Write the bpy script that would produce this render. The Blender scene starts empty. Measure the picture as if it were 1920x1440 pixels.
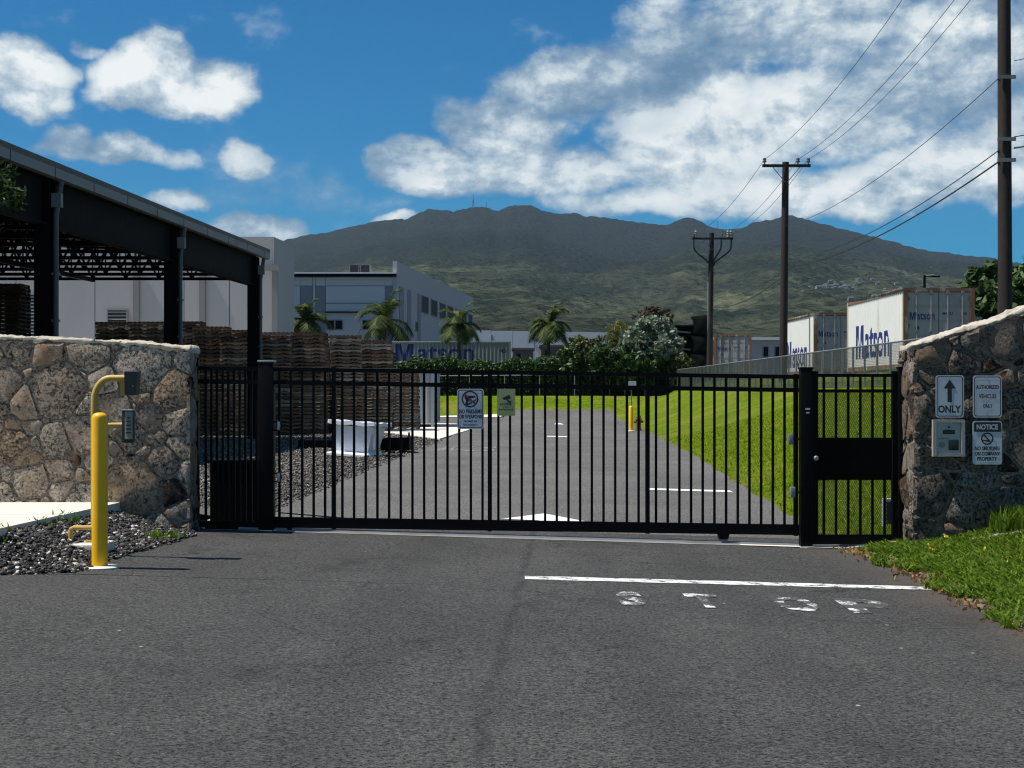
import bpy, bmesh, math, random
import numpy as np
from mathutils import Vector, Matrix, noise as mnoise

random.seed(7)
rng = np.random.default_rng(11)
SC = bpy.context.scene
COL = SC.collection
PI = math.pi
F, HOR, EYE = 2800.0, 735.0, 1.6        # focal length in photo pixels, horizon row, eye height


# ------------------------------------------------------------------ camera
cam_d = bpy.data.cameras.new('camera')
cam = bpy.data.objects.new('camera', cam_d)
COL.objects.link(cam)
cam.location = (0, 0, EYE)
cam.rotation_euler = (PI / 2, 0, 0)
cam_d.sensor_width = 36.0
cam_d.lens = 36.0 * F / 1920.0
cam_d.shift_y = (HOR - 720.0) / 1920.0
cam_d.clip_start = 0.05
cam_d.clip_end = 40000
SC.camera = cam

# ------------------------------------------------------------------ exposure
SC.view_settings.view_transform = 'Standard'
SC.view_settings.look = 'None'
SC.view_settings.exposure = 0.30
SC.view_settings.gamma = 1.0
SC.view_settings.use_curve_mapping = False

SC.cycles.use_denoising = True
SC.cycles.sample_clamp_direct = 6.0
SC.cycles.sample_clamp_indirect = 3.0
SC.cycles.max_bounces = 6
SC.cycles.diffuse_bounces = 3
SC.cycles.glossy_bounces = 2
SC.cycles.transmission_bounces = 3
SC.cycles.volume_bounces = 0
SC.cycles.caustics_reflective = False
SC.cycles.caustics_refractive = False
SC.cycles.filter_width = 1.15

# ------------------------------------------------------------------ sun
SUN_EL, SUN_AZ = math.radians(62), math.radians(-6)      # from the left, almost in line with the walls
SDIR = Vector((-math.cos(SUN_EL) * math.cos(SUN_AZ), math.cos(SUN_EL) * math.sin(SUN_AZ), math.sin(SUN_EL)))
sun_d = bpy.data.lights.new('sun', 'SUN')
sun_d.energy = 4.9
sun_d.angle = math.radians(0.53)
sun_d.color = (1.0, 0.955, 0.88)
sun = bpy.data.objects.new('sun', sun_d)
COL.objects.link(sun)
sun.rotation_euler = SDIR.to_track_quat('Z', 'Y').to_euler()

# ------------------------------------------------------------------ sky and clouds (world)
world = bpy.data.worlds.new('World')
SC.world = world
world.use_nodes = True
wt = world.node_tree
wt.nodes.clear()


class NT:
    """small node builder"""
    def __init__(self, tree):
        self.t = tree

    def n(self, typ, **kw):
        nd = self.t.nodes.new(typ)
        for k, v in kw.items():
            setattr(nd, k, v)
        return nd

    def put(self, sock, v):
        if v is None:
            return
        if hasattr(v, 'is_output') or isinstance(v, bpy.types.NodeSocket):
            self.t.links.new(v, sock)
        else:
            sock.default_value = v

    def m(self, op, a, b=None, c=None, clamp=False):
        nd = self.n('ShaderNodeMath', operation=op, use_clamp=clamp)
        self.put(nd.inputs[0], a)
        self.put(nd.inputs[1], b)
        self.put(nd.inputs[2], c)
        return nd.outputs[0]

    def v(self, op, a, b=None):
        nd = self.n('ShaderNodeVectorMath', operation=op)
        self.put(nd.inputs[0], a)
        self.put(nd.inputs[1], b)
        return nd.outputs[0]

    def noise(self, vec, scale, detail=4, rough=.55, dist=0.0, lac=2.0):
        nd = self.n('ShaderNodeTexNoise')
        self.put(nd.inputs['Vector'], vec)
        self.put(nd.inputs['Scale'], scale)
        nd.inputs['Detail'].default_value = detail
        nd.inputs['Roughness'].default_value = rough
        nd.inputs['Distortion'].default_value = dist
        nd.inputs['Lacunarity'].default_value = lac
        return nd.outputs['Fac']

    def vor(self, vec, scale, feature='F1', out='Distance', rnd=1.0):
        nd = self.n('ShaderNodeTexVoronoi', feature=feature)
        self.put(nd.inputs['Vector'], vec)
        self.put(nd.inputs['Scale'], scale)
        nd.inputs['Randomness'].default_value = rnd
        return nd.outputs[out]

    def ramp(self, fac, stops, interp='LINEAR'):
        nd = self.n('ShaderNodeValToRGB')
        nd.color_ramp.interpolation = interp
        els = nd.color_ramp.elements
        while len(els) < len(stops):
            els.new(0.5)
        for e, (p, c) in zip(els, stops):
            e.position = p
            if not hasattr(c, '__len__'):
                c = (c, c, c)
            e.color = tuple(c) + (1,)
        self.put(nd.inputs[0], fac)
        return nd.outputs[0]

    def smooth(self, x, lo, hi):
        nd = self.n('ShaderNodeMapRange', interpolation_type='SMOOTHSTEP')
        self.put(nd.inputs[0], x)
        self.put(nd.inputs[1], lo)
        self.put(nd.inputs[2], hi)
        return nd.outputs[0]

    def mix(self, fac, a, b, mode='MIX'):
        nd = self.n('ShaderNodeMix', data_type='RGBA', blend_type=mode)
        self.put(nd.inputs[0], fac)
        for s, v in ((6, a), (7, b)):
            if isinstance(v, (tuple, list)):
                v = tuple(v)[:3] + (1,)
            self.put(nd.inputs[s], v)
        return nd.outputs[2]

    def sep(self, vec):
        nd = self.n('ShaderNodeSeparateXYZ')
        self.put(nd.inputs[0], vec)
        return nd.outputs

    def comb(self, x, y, z):
        nd = self.n('ShaderNodeCombineXYZ')
        for i, q in enumerate((x, y, z)):
            self.put(nd.inputs[i], q)
        return nd.outputs[0]


def build_world():
    w = NT(wt)
    sky = w.n('ShaderNodeTexSky', sky_type='NISHITA')
    sky.sun_disc = False
    sky.sun_elevation = SUN_EL
    sky.sun_rotation = math.atan2(SDIR.x, SDIR.y)
    sky.altitude = 0
    sky.air_density = 1.0
    sky.dust_density = 0.25
    sky.ozone_density = 2.5
    d = w.n('ShaderNodeTexCoord').outputs['Generated']
    x, y, z = w.sep(d)
    u = w.m('ARCTAN2', x, y)
    v = w.m('ARCSINE', z)
    # cloud banks: (photo x, photo y, half width, half height, strength)
    blobs = [(20, 135, 115, 78, 1.0), (45, 190, 80, 50, .8), (255, 170, 110, 88, 1.2, 240), (310, 140, 105, 84, 1.2, 240), (405, 180, 122, 92, 1.25, 240), (330, 215, 190, 66, 1.2, 243),
             (190, 185, 55, 35, .6), (215, 298, 160, 60, 1.2, 328), (125, 282, 90, 48, 1.05, 326), (458, 300, 66, 40, .52), (165, 92, 50, 22, .55), (320, 375, 75, 30, .8),
             (480, 432, 130, 36, .8), (755, 406, 45, 16, .75), (752, 300, 78, 62, 1.05), (830, 325, 130, 52, 1.0), (960, 245, 165, 95, 1.15),
             (1060, 165, 180, 98, 1.1), (1010, 320, 250, 70, 1.05), (1250, 180, 230, 130, .95), (1240, 30, 120, 60, .55), (1500, 60, 330, 110, .75),
             (1330, 275, 280, 110, .95), (1560, 180, 260, 150, .95), (1800, 130, 260, 170, 1.0), (1180, 385, 240, 40, .75), (1450, 360, 300, 70, .85),
             (1680, 350, 260, 75, .9), (1860, 300, 220, 120, .85), (2150, 170, 300, 210, .9), (-250, 230, 190, 80, .9), (-420, 60, 180, 90, .8)]
    cov = None
    wob = w.n('ShaderNodeTexNoise')
    w.put(wob.inputs['Vector'], d)
    wob.inputs['Scale'].default_value = 16
    wob.inputs['Detail'].default_value = 5
    wc = w.sep(wob.outputs['Color'])
    uu = w.m('ADD', u, w.m('MULTIPLY', w.m('SUBTRACT', wc[0], .5), .055))
    vv = w.m('ADD', v, w.m('MULTIPLY', w.m('SUBTRACT', wc[1], .5), .032))
    for (px, py, a, b, s, *base) in blobs:
        u0 = math.atan2(px - 960, F)
        v0 = math.atan2(HOR - py, math.hypot(F, px - 960))
        du = w.m('DIVIDE', w.m('SUBTRACT', uu, u0), a / F)
        dv = w.m('DIVIDE', w.m('SUBTRACT', vv, v0), b / F)
        r2 = w.m('ADD', w.m('MULTIPLY', du, du), w.m('MULTIPLY', dv, dv))
        g = w.m('MULTIPLY', w.m('MAXIMUM', w.m('SUBTRACT', 1.0, r2), 0.0), s)
        if base:
            vb = math.atan2(HOR - base[0], F)
            g = w.m('MULTIPLY', g, w.smooth(vv, vb - .004, vb + .012))
        cov = g if cov is None else w.m('SMOOTH_MAX', cov, g, .12)
    # the same broken cumulus goes on all round the sky, outside the part described above
    side = w.smooth(w.m('ABSOLUTE', u), .42, .62)
    high = w.smooth(v, .30, .42)
    away = w.m('MAXIMUM', side, high)
    wide = w.noise(d, 4.0, 3, .5)
    cov = w.m('MAXIMUM', cov, w.m('MULTIPLY', away, w.smooth(wide, .50, .66)))
    p1 = w.v('MULTIPLY', d, (1.0, 1.0, 1.5))
    n1 = w.noise(p1, 12.0, 10, .61, .12)
    n2 = w.noise(w.v('ADD', p1, (-.0075, 0.0, .016)), 12.0, 10, .61, .12)
    n3 = w.noise(w.v('MULTIPLY', d, (1.0, 1.0, 1.9)), 22.0, 7, .58, .2)
    dens = w.m('ADD', w.m('MULTIPLY', cov, .92), w.m('ADD', w.m('MULTIPLY', w.m('SUBTRACT', n1, .5), 1.85), w.m('MULTIPLY', w.m('SUBTRACT', n3, .5), .5)))
    alpha = w.m('MULTIPLY', w.smooth(dens, .17, .60), w.smooth(cov, .0, .16))
    thick = w.smooth(dens, .35, 1.0)
    lit = w.m('ADD', .74, w.m('MULTIPLY', w.m('SUBTRACT', n1, n2), 3.3))
    lit = w.m('ADD', lit, w.m('MULTIPLY', w.m('SUBTRACT', n3, .5), .6), clamp=True)
    q1 = w.noise(p1, 5.5, 3, .5)
    q2 = w.noise(w.v('ADD', p1, (-.022, 0.0, .05)), 5.5, 3, .5)
    lit = w.m('ADD', lit, w.m('MULTIPLY', w.m('SUBTRACT', q1, q2), 2.6), clamp=True)
    lit = w.m('MULTIPLY', lit, w.m('ADD', .62, w.m('MULTIPLY', thick, .38)))
    cloud = w.ramp(lit, [(0.0, (.13, .24, .38)), (.35, (.27, .38, .50)), (.62, (.52, .62, .69)), (.88, (.82, .87, .88)), (1, (.95, .97, .96))])
    # deepen the blue as the camera recorded it
    skyc = w.mix(1.0, sky.outputs[0], (.04, .74, 1.22), 'MULTIPLY')
    cl = w.v('SCALE', cloud)
    cl.node.inputs['Scale'].default_value = 15.0
    col = w.mix(w.m('MULTIPLY', alpha, .95), skyc, cl)
    bg = w.n('ShaderNodeBackground')
    w.put(bg.inputs['Color'], col)
    bg.inputs['Strength'].default_value = 0.055
    out = w.n('ShaderNodeOutputWorld')
    wt.links.new(bg.outputs[0], out.inputs['Surface'])


build_world()
world.cycles.sampling_method = 'MANUAL'
world.cycles.sample_map_resolution = 256


# ------------------------------------------------------------------ helpers
def at(px, py, Y):
    """photo pixel on the plane at distance Y -> point in the place"""
    return Vector(((px - 960.0) / F * Y, Y, EYE - (py - HOR) / F * Y))


def xat(px, Y):
    return (px - 960.0) / F * Y


def zat(py, Y):
    return EYE - (py - HOR) / F * Y


def clamp(v, a, b):
    return a if v < a else b if v > b else v


def sst(v, a, b):
    t = clamp((v - a) / (b - a), 0, 1)
    return t * t * (3 - 2 * t)


def lerp(a, b, t):
    return a + (b - a) * t


def interp(pts, x):
    if x <= pts[0][0]:
        return pts[0][1]
    for (a, b), (c, d) in zip(pts, pts[1:]):
        if x <= c:
            return b + (d - b) * (x - a) / (c - a)
    return pts[-1][1]


def wloc(o):
    v = Vector((0, 0, 0))
    while o is not None:
        v += o.location
        o = o.parent
    return v


def tag(o, label=None, cat=None, group=None, kind=None):
    if label:
        o['label'] = label
    if cat:
        o['category'] = cat
    if group:
        o['group'] = group
    if kind:
        o['kind'] = kind
    return o


def thing(name, label, cat, loc, group=None):
    o = bpy.data.objects.new(name, None)
    o.empty_display_size = .2
    COL.objects.link(o)
    o.location = loc
    return tag(o, label, cat, group)


class MB:
    """collects geometry in world coordinates; build() links it as one mesh object"""
    def __init__(self):
        self.v = []
        self.f = []

    def add(self, vs, fs):
        k = len(self.v)
        self.v.extend([tuple(p) for p in vs])
        self.f.extend([tuple(i + k for i in q) for q in fs])
        return self

    def hexa(self, p):
        """8 corners: bottom ring 0-3, top ring 4-7"""
        return self.add(p, [(0, 3, 2, 1), (4, 5, 6, 7), (0, 1, 5, 4), (1, 2, 6, 5), (2, 3, 7, 6), (3, 0, 4, 7)])

    def box(self, x0, x1, y0, y1, z0, z1):
        return self.hexa([(x0, y0, z0), (x1, y0, z0), (x1, y1, z0), (x0, y1, z0), (x0, y0, z1), (x1, y0, z1), (x1, y1, z1), (x0, y1, z1)])

    def cbox(self, c, s, rz=0.0, rx=0.0, ry=0.0, bev=0.0):
        M = Matrix.Translation(c) @ Matrix.Rotation(rz, 4, 'Z') @ Matrix.Rotation(ry, 4, 'Y') @ Matrix.Rotation(rx, 4, 'X')
        if bev <= 0:
            h = [q * .5 for q in s]
            pts = [M @ Vector((a * h[0], b * h[1], c2 * h[2])) for c2 in (-1, 1) for a, b in ((-1, -1), (1, -1), (1, 1), (-1, 1))]
            return self.hexa(pts)
        bm = bmesh.new()
        bmesh.ops.create_cube(bm, size=1.0)
        for q in bm.verts:
            q.co = Vector((q.co.x * s[0], q.co.y * s[1], q.co.z * s[2]))
        bmesh.ops.bevel(bm, geom=list(bm.edges), offset=bev, segments=2, affect='EDGES', profile=.6)
        bm.verts.index_update()
        self.add([M @ q.co for q in bm.verts], [[q.index for q in f.verts] for f in bm.faces])
        bm.free()
        return self

    def bar(self, p0, p1, w, h=None, up=(0, 0, 1)):
        """rectangular bar from p0 to p1, w across, h along up"""
        h = w if h is None else h
        p0, p1 = Vector(p0), Vector(p1)
        d = (p1 - p0).normalized()
        up = Vector(up)
        if abs(d.dot(up)) > .98:
            up = Vector((0, 1, 0))
        s = d.cross(up).normalized()
        t = s.cross(d).normalized()
        c = []
        for p in (p0, p1):
            c += [p - s * w / 2 - t * h / 2, p + s * w / 2 - t * h / 2, p + s * w / 2 + t * h / 2, p - s * w / 2 + t * h / 2]
        return self.hexa(c)

    def tube(self, pts, r, n=8, caps=True):
        pts = [Vector(p) for p in pts]
        rs = r if hasattr(r, '__len__') else [r] * len(pts)
        k = len(self.v)
        prev = None
        for i, p in enumerate(pts):
            d = (pts[min(i + 1, len(pts) - 1)] - pts[max(i - 1, 0)]).normalized()
            if prev is None:
                a = Vector((0, 0, 1)) if abs(d.z) < .9 else Vector((1, 0, 0))
                s = d.cross(a).normalized()
            else:
                s = (prev - d * prev.dot(d)).normalized()
            prev = s
            t = d.cross(s)
            for j in range(n):
                q = 2 * PI * j / n
                self.v.append(tuple(p + (s * math.cos(q) + t * math.sin(q)) * rs[i]))
        for i in range(len(pts) - 1):
            for j in range(n):
                a, b = k + i * n + j, k + i * n + (j + 1) % n
                self.f.append((a, b, b + n, a + n))
        if caps:
            self.f.append(tuple(k + j for j in reversed(range(n))))
            self.f.append(tuple(k + (len(pts) - 1) * n + j for j in range(n)))
        return self

    def lathe(self, c, prof, n=16):
        """profile (radius, z) turned about the vertical through c"""
        k = len(self.v)
        for r, z in prof:
            for j in range(n):
                q = 2 * PI * j / n
                self.v.append((c[0] + r * math.cos(q), c[1] + r * math.sin(q), c[2] + z))
        for i in range(len(prof) - 1):
            for j in range(n):
                a, b = k + i * n + j, k + i * n + (j + 1) % n
                self.f.append((a, b, b + n, a + n))
        self.f.append(tuple(k + j for j in reversed(range(n))))
        self.f.append(tuple(k + (len(prof) - 1) * n + j for j in range(n)))
        return self

    def prism(self, poly, o, u, v, nrm, depth):
        """2D polygon in plane (o,u,v), extruded by depth along nrm"""
        o, u, v, nrm = Vector(o), Vector(u), Vector(v), Vector(nrm)
        n = len(poly)
        a = [o + u * x + v * y for x, y in poly]
        b = [p + nrm * depth for p in a]
        fs = [tuple(range(n - 1, -1, -1)), tuple(range(n, 2 * n))] + [(i, (i + 1) % n, n + (i + 1) % n, n + i) for i in range(n)]
        return self.add(a + b, fs)

    def sheet(self, poly, o, u, v):
        o, u, v = Vector(o), Vector(u), Vector(v)
        return self.add([o + u * x + v * y for x, y in poly], [tuple(range(len(poly)))])

    def ring(self, o, u, v, r0, r1, n=32):
        o, u, v = Vector(o), Vector(u), Vector(v)
        k = len(self.v)
        for r in (r0, r1):
            for j in range(n):
                q = 2 * PI * j / n
                self.v.append(tuple(o + (u * math.cos(q) + v * math.sin(q)) * r))
        for j in range(n):
            self.f.append((k + j, k + (j + 1) % n, k + n + (j + 1) % n, k + n + j))
        return self

    def text(self, s, o, u, v, w, h, bold=.02):
        """flat lettering fitted into w x h, lower left corner at o"""
        vs, fs = wordmark() if s == 'Matson' else text_data(s, bold)
        o, u, v = Vector(o), Vector(u), Vector(v)
        return self.add([o + u * (a * w) + v * (b * h) for a, b in vs], fs)

    def build(self, name, mat, parent=None, smooth=False, origin=None):
        me = bpy.data.meshes.new(name)
        if parent is not None:
            off = wloc(parent)
        elif origin is not None:
            off = Vector(origin)
        else:
            a = np.array(self.v)
            off = Vector(((a[:, 0].min() + a[:, 0].max()) / 2, (a[:, 1].min() + a[:, 1].max()) / 2, a[:, 2].min()))
        vs = (np.array(self.v, dtype=float) - np.array(off)).tolist()
        me.from_pydata(vs, [], self.f)
        me.update()
        if mat is not None:
            me.materials.append(mat)
        if smooth:
            me.polygons.foreach_set('use_smooth', [True] * len(me.polygons))
            if smooth == 'auto':
                me.set_sharp_from_angle(angle=math.radians(35))
        o = bpy.data.objects.new(name, me)
        COL.objects.link(o)
        if parent is not None:
            o.parent = parent
        else:
            o.location = off
        return o


_tc = {}


def text_data(s, bold):
    key = (s, bold)
    if key in _tc:
        return _tc[key]
    c = bpy.data.curves.new('t', 'FONT')
    c.body = s
    c.offset = bold
    c.resolution_u = 3
    ob = bpy.data.objects.new('t', c)
    COL.objects.link(ob)
    dg = bpy.context.evaluated_depsgraph_get()
    me = bpy.data.meshes.new_from_object(ob.evaluated_get(dg))
    vs = [(q.co.x, q.co.y) for q in me.vertices]
    fs = [tuple(p.vertices) for p in me.polygons]
    x0, x1 = min(q[0] for q in vs), max(q[0] for q in vs)
    y0, y1 = min(q[1] for q in vs), max(q[1] for q in vs)
    vs = [((a - x0) / (x1 - x0), (b - y0) / (y1 - y0)) for a, b in vs]
    bpy.data.objects.remove(ob)
    bpy.data.curves.remove(c)
    bpy.data.meshes.remove(me)
    _tc[key] = (vs, fs)
    return _tc[key]


def wordmark():
    """heavy upright wordmark: block capital M and a bold lower case run, in a unit box"""
    key = 'wordmark'
    if key not in _tc:
        mw, st = .235, .056
        Mp = [(0, 0), (st, 0), (st, .70), (mw / 2 - .022, 0), (mw / 2 + .022, 0), (mw - st, .70), (mw - st, 0), (mw, 0), (mw, 1), (mw - st * 1.25, 1), (mw / 2, .36), (st * 1.25, 1), (0, 1)]
        vs = list(Mp)
        fs = [(0, 1, 2, 11, 12), (2, 3, 10, 11), (3, 4, 10), (4, 5, 9, 10), (5, 6, 7, 8, 9)]
        v2, f2 = text_data('atson', .016)
        k = len(vs)
        vs += [(.285 + a * .715, b * .90 - .01) for a, b in v2]
        fs += [tuple(i + k for i in q) for q in f2]
        _tc[key] = (vs, fs)
    return _tc[key]


def mesh_np(name, V, Fq, mat, parent=None, loc=None, nper=4, smooth=False):
    """fast mesh from numpy arrays; all faces with nper corners"""
    me = bpy.data.meshes.new(name)
    off = np.array(wloc(parent)) if parent is not None else (np.array(loc) if loc is not None else np.array([V[:, 0].mean(), V[:, 1].mean(), V[:, 2].min()]))
    V = (V - off).astype(np.float32)
    nf = len(Fq)
    me.vertices.add(len(V))
    me.vertices.foreach_set('co', V.ravel())
    me.loops.add(nf * nper)
    me.loops.foreach_set('vertex_index', np.asarray(Fq, dtype=np.int32).ravel())
    me.polygons.add(nf)
    me.polygons.foreach_set('loop_start', np.arange(0, nf * nper, nper, dtype=np.int32))
    try:
        me.polygons.foreach_set('loop_total', np.full(nf, nper, dtype=np.int32))
    except Exception:
        pass
    if smooth:
        me.polygons.foreach_set('use_smooth', np.ones(nf, dtype=bool))
    me.update(calc_edges=True)
    me.validate()
    me.materials.append(mat)
    o = bpy.data.objects.new(name, me)
    COL.objects.link(o)
    if parent is not None:
        o.parent = parent
    else:
        o.location = off
    return o


# ------------------------------------------------------------------ materials
def s2l(r, g, b):
    f = lambda c: (c / 255) / 12.92 if c / 255 <= .04045 else ((c / 255 + .055) / 1.055) ** 2.4
    return (f(r), f(g), f(b))


def newmat(name):
    m = bpy.data.materials.new(name)
    m.use_nodes = True
    m.node_tree.nodes.clear()
    t = NT(m.node_tree)
    bs = t.n('ShaderNodeBsdfPrincipled')
    o = t.n('ShaderNodeOutputMaterial')
    m.node_tree.links.new(bs.outputs[0], o.inputs[0])
    return m, t, bs


def bump(t, bs, h, strength=.5, dist=.01):
    b = t.n('ShaderNodeBump')
    b.inputs['Strength'].default_value = strength
    b.inputs['Distance'].default_value = dist
    t.put(b.inputs['Height'], h)
    t.put(bs.inputs['Normal'], b.outputs[0])


def pos(t):
    return t.n('ShaderNodeNewGeometry').outputs['Position']


def M(name, col, rough=.6, var=.18, scale=3.0, metal=0.0, bmp=0.0, bscale=60.0, dirt=None, dscale=.8, dlo=.5, dhi=.75, spec=.5):
    """painted or plain surface: colour with soft variation, fine relief and optional stains"""
    m, t, bs = newmat(name)
    p = pos(t)
    n = t.noise(p, scale, 6, .6)
    c = t.mix(n, tuple(q * (1 - var) for q in col), tuple(min(1, q * (1 + var)) for q in col))
    if dirt is not None:
        dn = t.noise(t.v('MULTIPLY', p, (1, 1, .35)), dscale, 7, .65, .4)
        c = t.mix(t.smooth(dn, dlo, dhi), c, dirt)
    t.put(bs.inputs['Base Color'], c)
    t.put(bs.inputs['Roughness'], t.m('ADD', rough - .1, t.m('MULTIPLY', t.noise(p, scale * 4, 3), .2)))
    bs.inputs['Metallic'].default_value = metal
    bs.inputs['Specular IOR Level'].default_value = spec
    if bmp:
        bump(t, bs, t.noise(p, bscale, 4, .6), bmp, .01)
    return m


def leafmat(name, dark, light, sheen=.35, trans=.25, rough=.5):
    m, t, bs = newmat(name)
    r = t.n('ShaderNodeNewGeometry').outputs['Random Per Island']
    c = t.ramp(r, [(0, dark), (.6, tuple((a + b) / 2 for a, b in zip(dark, light))), (1, light)])
    t.put(bs.inputs['Base Color'], c)
    bs.inputs['Roughness'].default_value = rough
    bs.inputs['Specular IOR Level'].default_value = sheen
    tr = t.n('ShaderNodeBsdfTranslucent')
    t.put(tr.inputs[0], c)
    mx = t.n('ShaderNodeMixShader')
    mx.inputs[0].default_value = trans
    m.node_tree.links.new(bs.outputs[0], mx.inputs[1])
    m.node_tree.links.new(tr.outputs[0], mx.inputs[2])
    out = [q for q in m.node_tree.nodes if q.type == 'OUTPUT_MATERIAL'][0]
    m.node_tree.links.new(mx.outputs[0], out.inputs[0])
    return m


def wobv(t, p):
    n = t.n('ShaderNodeTexNoise')
    t.put(n.inputs['Vector'], p)
    n.inputs['Scale'].default_value = 1.2
    n.inputs['Detail'].default_value = 6
    n.inputs['Roughness'].default_value = .65
    return n.outputs['Color']


def asphalt_mat(name, base, seam=False):
    m, t, bs = newmat(name)
    p = pos(t)
    ag = t.sep(t.vor(p, 78.0, out='Color'))[0]
    fine = t.noise(p, 125, 3, .7)
    mid = t.noise(p, 40.0, 4, .78, .3)
    lowf = t.noise(p, .55, 5, .6, .3)
    patch = t.noise(t.v('MULTIPLY', p, (1, .35, 1)), .28, 4, .55, .5)
    k = t.m('ADD', .35, t.m('MULTIPLY', ag, .50))
    k = t.m('ADD', k, t.m('MULTIPLY', t.m('SUBTRACT', fine, .5), 1.7))
    k = t.m('ADD', k, t.m('MULTIPLY', t.m('SUBTRACT', mid, .5), 2.9))
    k = t.m('MULTIPLY', k, t.m('ADD', .62, t.m('MULTIPLY', lowf, .76)))
    k = t.m('MULTIPLY', k, t.m('ADD', .66, t.m('MULTIPLY', patch, .68)))
    if seam:
        x, y, z = t.sep(p)
        wob = t.m('MULTIPLY', t.m('SUBTRACT', t.noise(p, 1.3, 6, .7), .5), .22)
        line = t.m('ABSOLUTE', t.m('SUBTRACT', t.m('ADD', x, wob), t.m('SUBTRACT', t.m('MULTIPLY', y, .040), .43)))
        sm = t.m('SUBTRACT', 1.0, t.smooth(line, .004, .06))
        sm = t.m('MULTIPLY', sm, t.m('MULTIPLY', t.smooth(t.noise(p, 3.1, 5, .7), .36, .58), .36))
        k = t.m('MULTIPLY', k, t.m('SUBTRACT', 1.0, sm))
        xw = t.m('ADD', x, t.m('MULTIPLY', t.noise(p, .35, 3), .9))
        for tx in (-.95, .75, 1.75):
            tk = t.m('SUBTRACT', 1.0, t.smooth(t.m('ABSOLUTE', t.m('SUBTRACT', xw, tx + .45)), .08, .34))
            k = t.m('MULTIPLY', k, t.m('SUBTRACT', 1.0, t.m('MULTIPLY', tk, t.m('MULTIPLY', t.noise(p, .8, 4), .22))))
        ck = t.m('MULTIPLY', t.m('LESS_THAN', t.vor(t.v('ADD', p, t.v('SCALE', wobv(t, p))), .33, 'DISTANCE_TO_EDGE'), .0035), t.smooth(t.noise(p, .4, 3), .46, .56))
        k = t.m('MULTIPLY', k, t.m('SUBTRACT', 1.0, t.m('MULTIPLY', ck, .5)))
        st = t.smooth(t.noise(t.v('MULTIPLY', p, (1, .8, 1)), .9, 3, .5, .8), .60, .76)
        k = t.m('MULTIPLY', k, t.m('SUBTRACT', 1.0, t.m('MULTIPLY', st, .42)))
        s2 = t.smooth(t.noise(t.v('ADD', p, (7.3, 2.1, 0)), 2.6, 4, .6, .6), .69, .76)
        k = t.m('MULTIPLY', k, t.m('SUBTRACT', 1.0, t.m('MULTIPLY', s2, .5)))
        ed = t.m('MULTIPLY', t.smooth(t.m('ADD', x, t.m('MULTIPLY', t.noise(p, 1.5, 4), 1.0)), 3.4, 4.5), .55)
    k = t.m('MAXIMUM', k, .06)
    c = t.v('SCALE', base)
    t.put(c.node.inputs['Scale'], t.m('MULTIPLY', k, 2.0))
    if seam:
        c = t.mix(ed, c, (.11, .085, .062))
    vw = t.n('ShaderNodeTexVoronoi')
    t.put(vw.inputs['Vector'], p)
    vw.inputs['Scale'].default_value = 9.0
    wht = t.m('MULTIPLY', t.m('GREATER_THAN', t.sep(vw.outputs['Color'])[1], .985), t.m('LESS_THAN', vw.outputs['Distance'], .11))
    c = t.mix(t.m('MULTIPLY', wht, .8), c, (.5, .48, .43))
    t.put(bs.inputs['Base Color'], c)
    bs.inputs['Roughness'].default_value = .88
    bs.inputs['Specular IOR Level'].default_value = .2
    h = t.m('ADD', t.m('MULTIPLY', ag, .4), t.m('ADD', t.m('MULTIPLY', fine, .5), t.m('MULTIPLY', mid, 1.2)))
    bump(t, bs, h, .7, .008)
    return m


def paint_mat(name, col, wear, under, scale=7.0):
    """road paint worn through to the asphalt"""
    m, t, bs = newmat(name)
    p = pos(t)
    w = t.m('ADD', t.m('MULTIPLY', t.noise(p, scale, 8, .72), .75), t.m('MULTIPLY', t.noise(p, 70, 3, .7), .25))
    k = t.smooth(w, wear - .03, wear + .04)
    ag = t.noise(p, 120, 3, .7)
    c = t.mix(k, tuple(q * .85 for q in col), t.mix(ag, tuple(q * .35 for q in under), tuple(q * 1.7 for q in under)))
    t.put(bs.inputs['Base Color'], c)
    bs.inputs['Roughness'].default_value = .8
    bump(t, bs, ag, .4, .004)
    return m


def stone_mat(name, stops, pit):
    m, t, bs = newmat(name)
    p = pos(t)
    rnd = t.n('ShaderNodeObjectInfo').outputs['Random']
    c0 = t.ramp(rnd, stops, 'CONSTANT')
    sh = t.v('ADD', p, t.comb(t.m('MULTIPLY', rnd, 37.0), t.m('MULTIPLY', rnd, 11.0), t.m('MULTIPLY', rnd, 23.0)))
    r2 = t.m('FRACT', t.m('MULTIPLY', rnd, 17.3))
    big = t.noise(sh, 4.5, 6, .65, 1.0)
    mid = t.noise(sh, 13.0, 8, .74, .5)
    fine = t.noise(sh, 60.0, 4, .75)
    c = t.mix(t.m('MULTIPLY', t.smooth(big, .46, .66), t.m('MULTIPLY', r2, .8)), c0, (.34, .18, .085))
    c = t.mix(t.m('MULTIPLY', t.smooth(mid, .55, .68), .7), c, (.47, .42, .36))
    c = t.mix(t.m('MULTIPLY', t.smooth(mid, .46, .36), .9), c, (.020, .017, .014))
    pits = t.m('MULTIPLY', t.smooth(t.noise(sh, 30.0, 6, .78, .4), .50, .40), t.smooth(t.m('ADD', big, t.m('MULTIPLY', r2, .3)), .86, .48))
    c = t.mix(t.m('MULTIPLY', pits, pit), c, (.010, .009, .008))
    c = t.mix(.35, c, t.mix(fine, (.05, .045, .04), (.85, .80, .74)), 'OVERLAY')
    t.put(bs.inputs['Base Color'], c)
    bs.inputs['Roughness'].default_value = .92
    bs.inputs['Specular IOR Level'].default_value = .15
    h = t.m('ADD', t.m('ADD', t.m('MULTIPLY', mid, 1.2), t.m('MULTIPLY', fine, .25)), t.m('MULTIPLY', pits, -.8))
    bump(t, bs, h, 1.0, .06)
    return m


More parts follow.
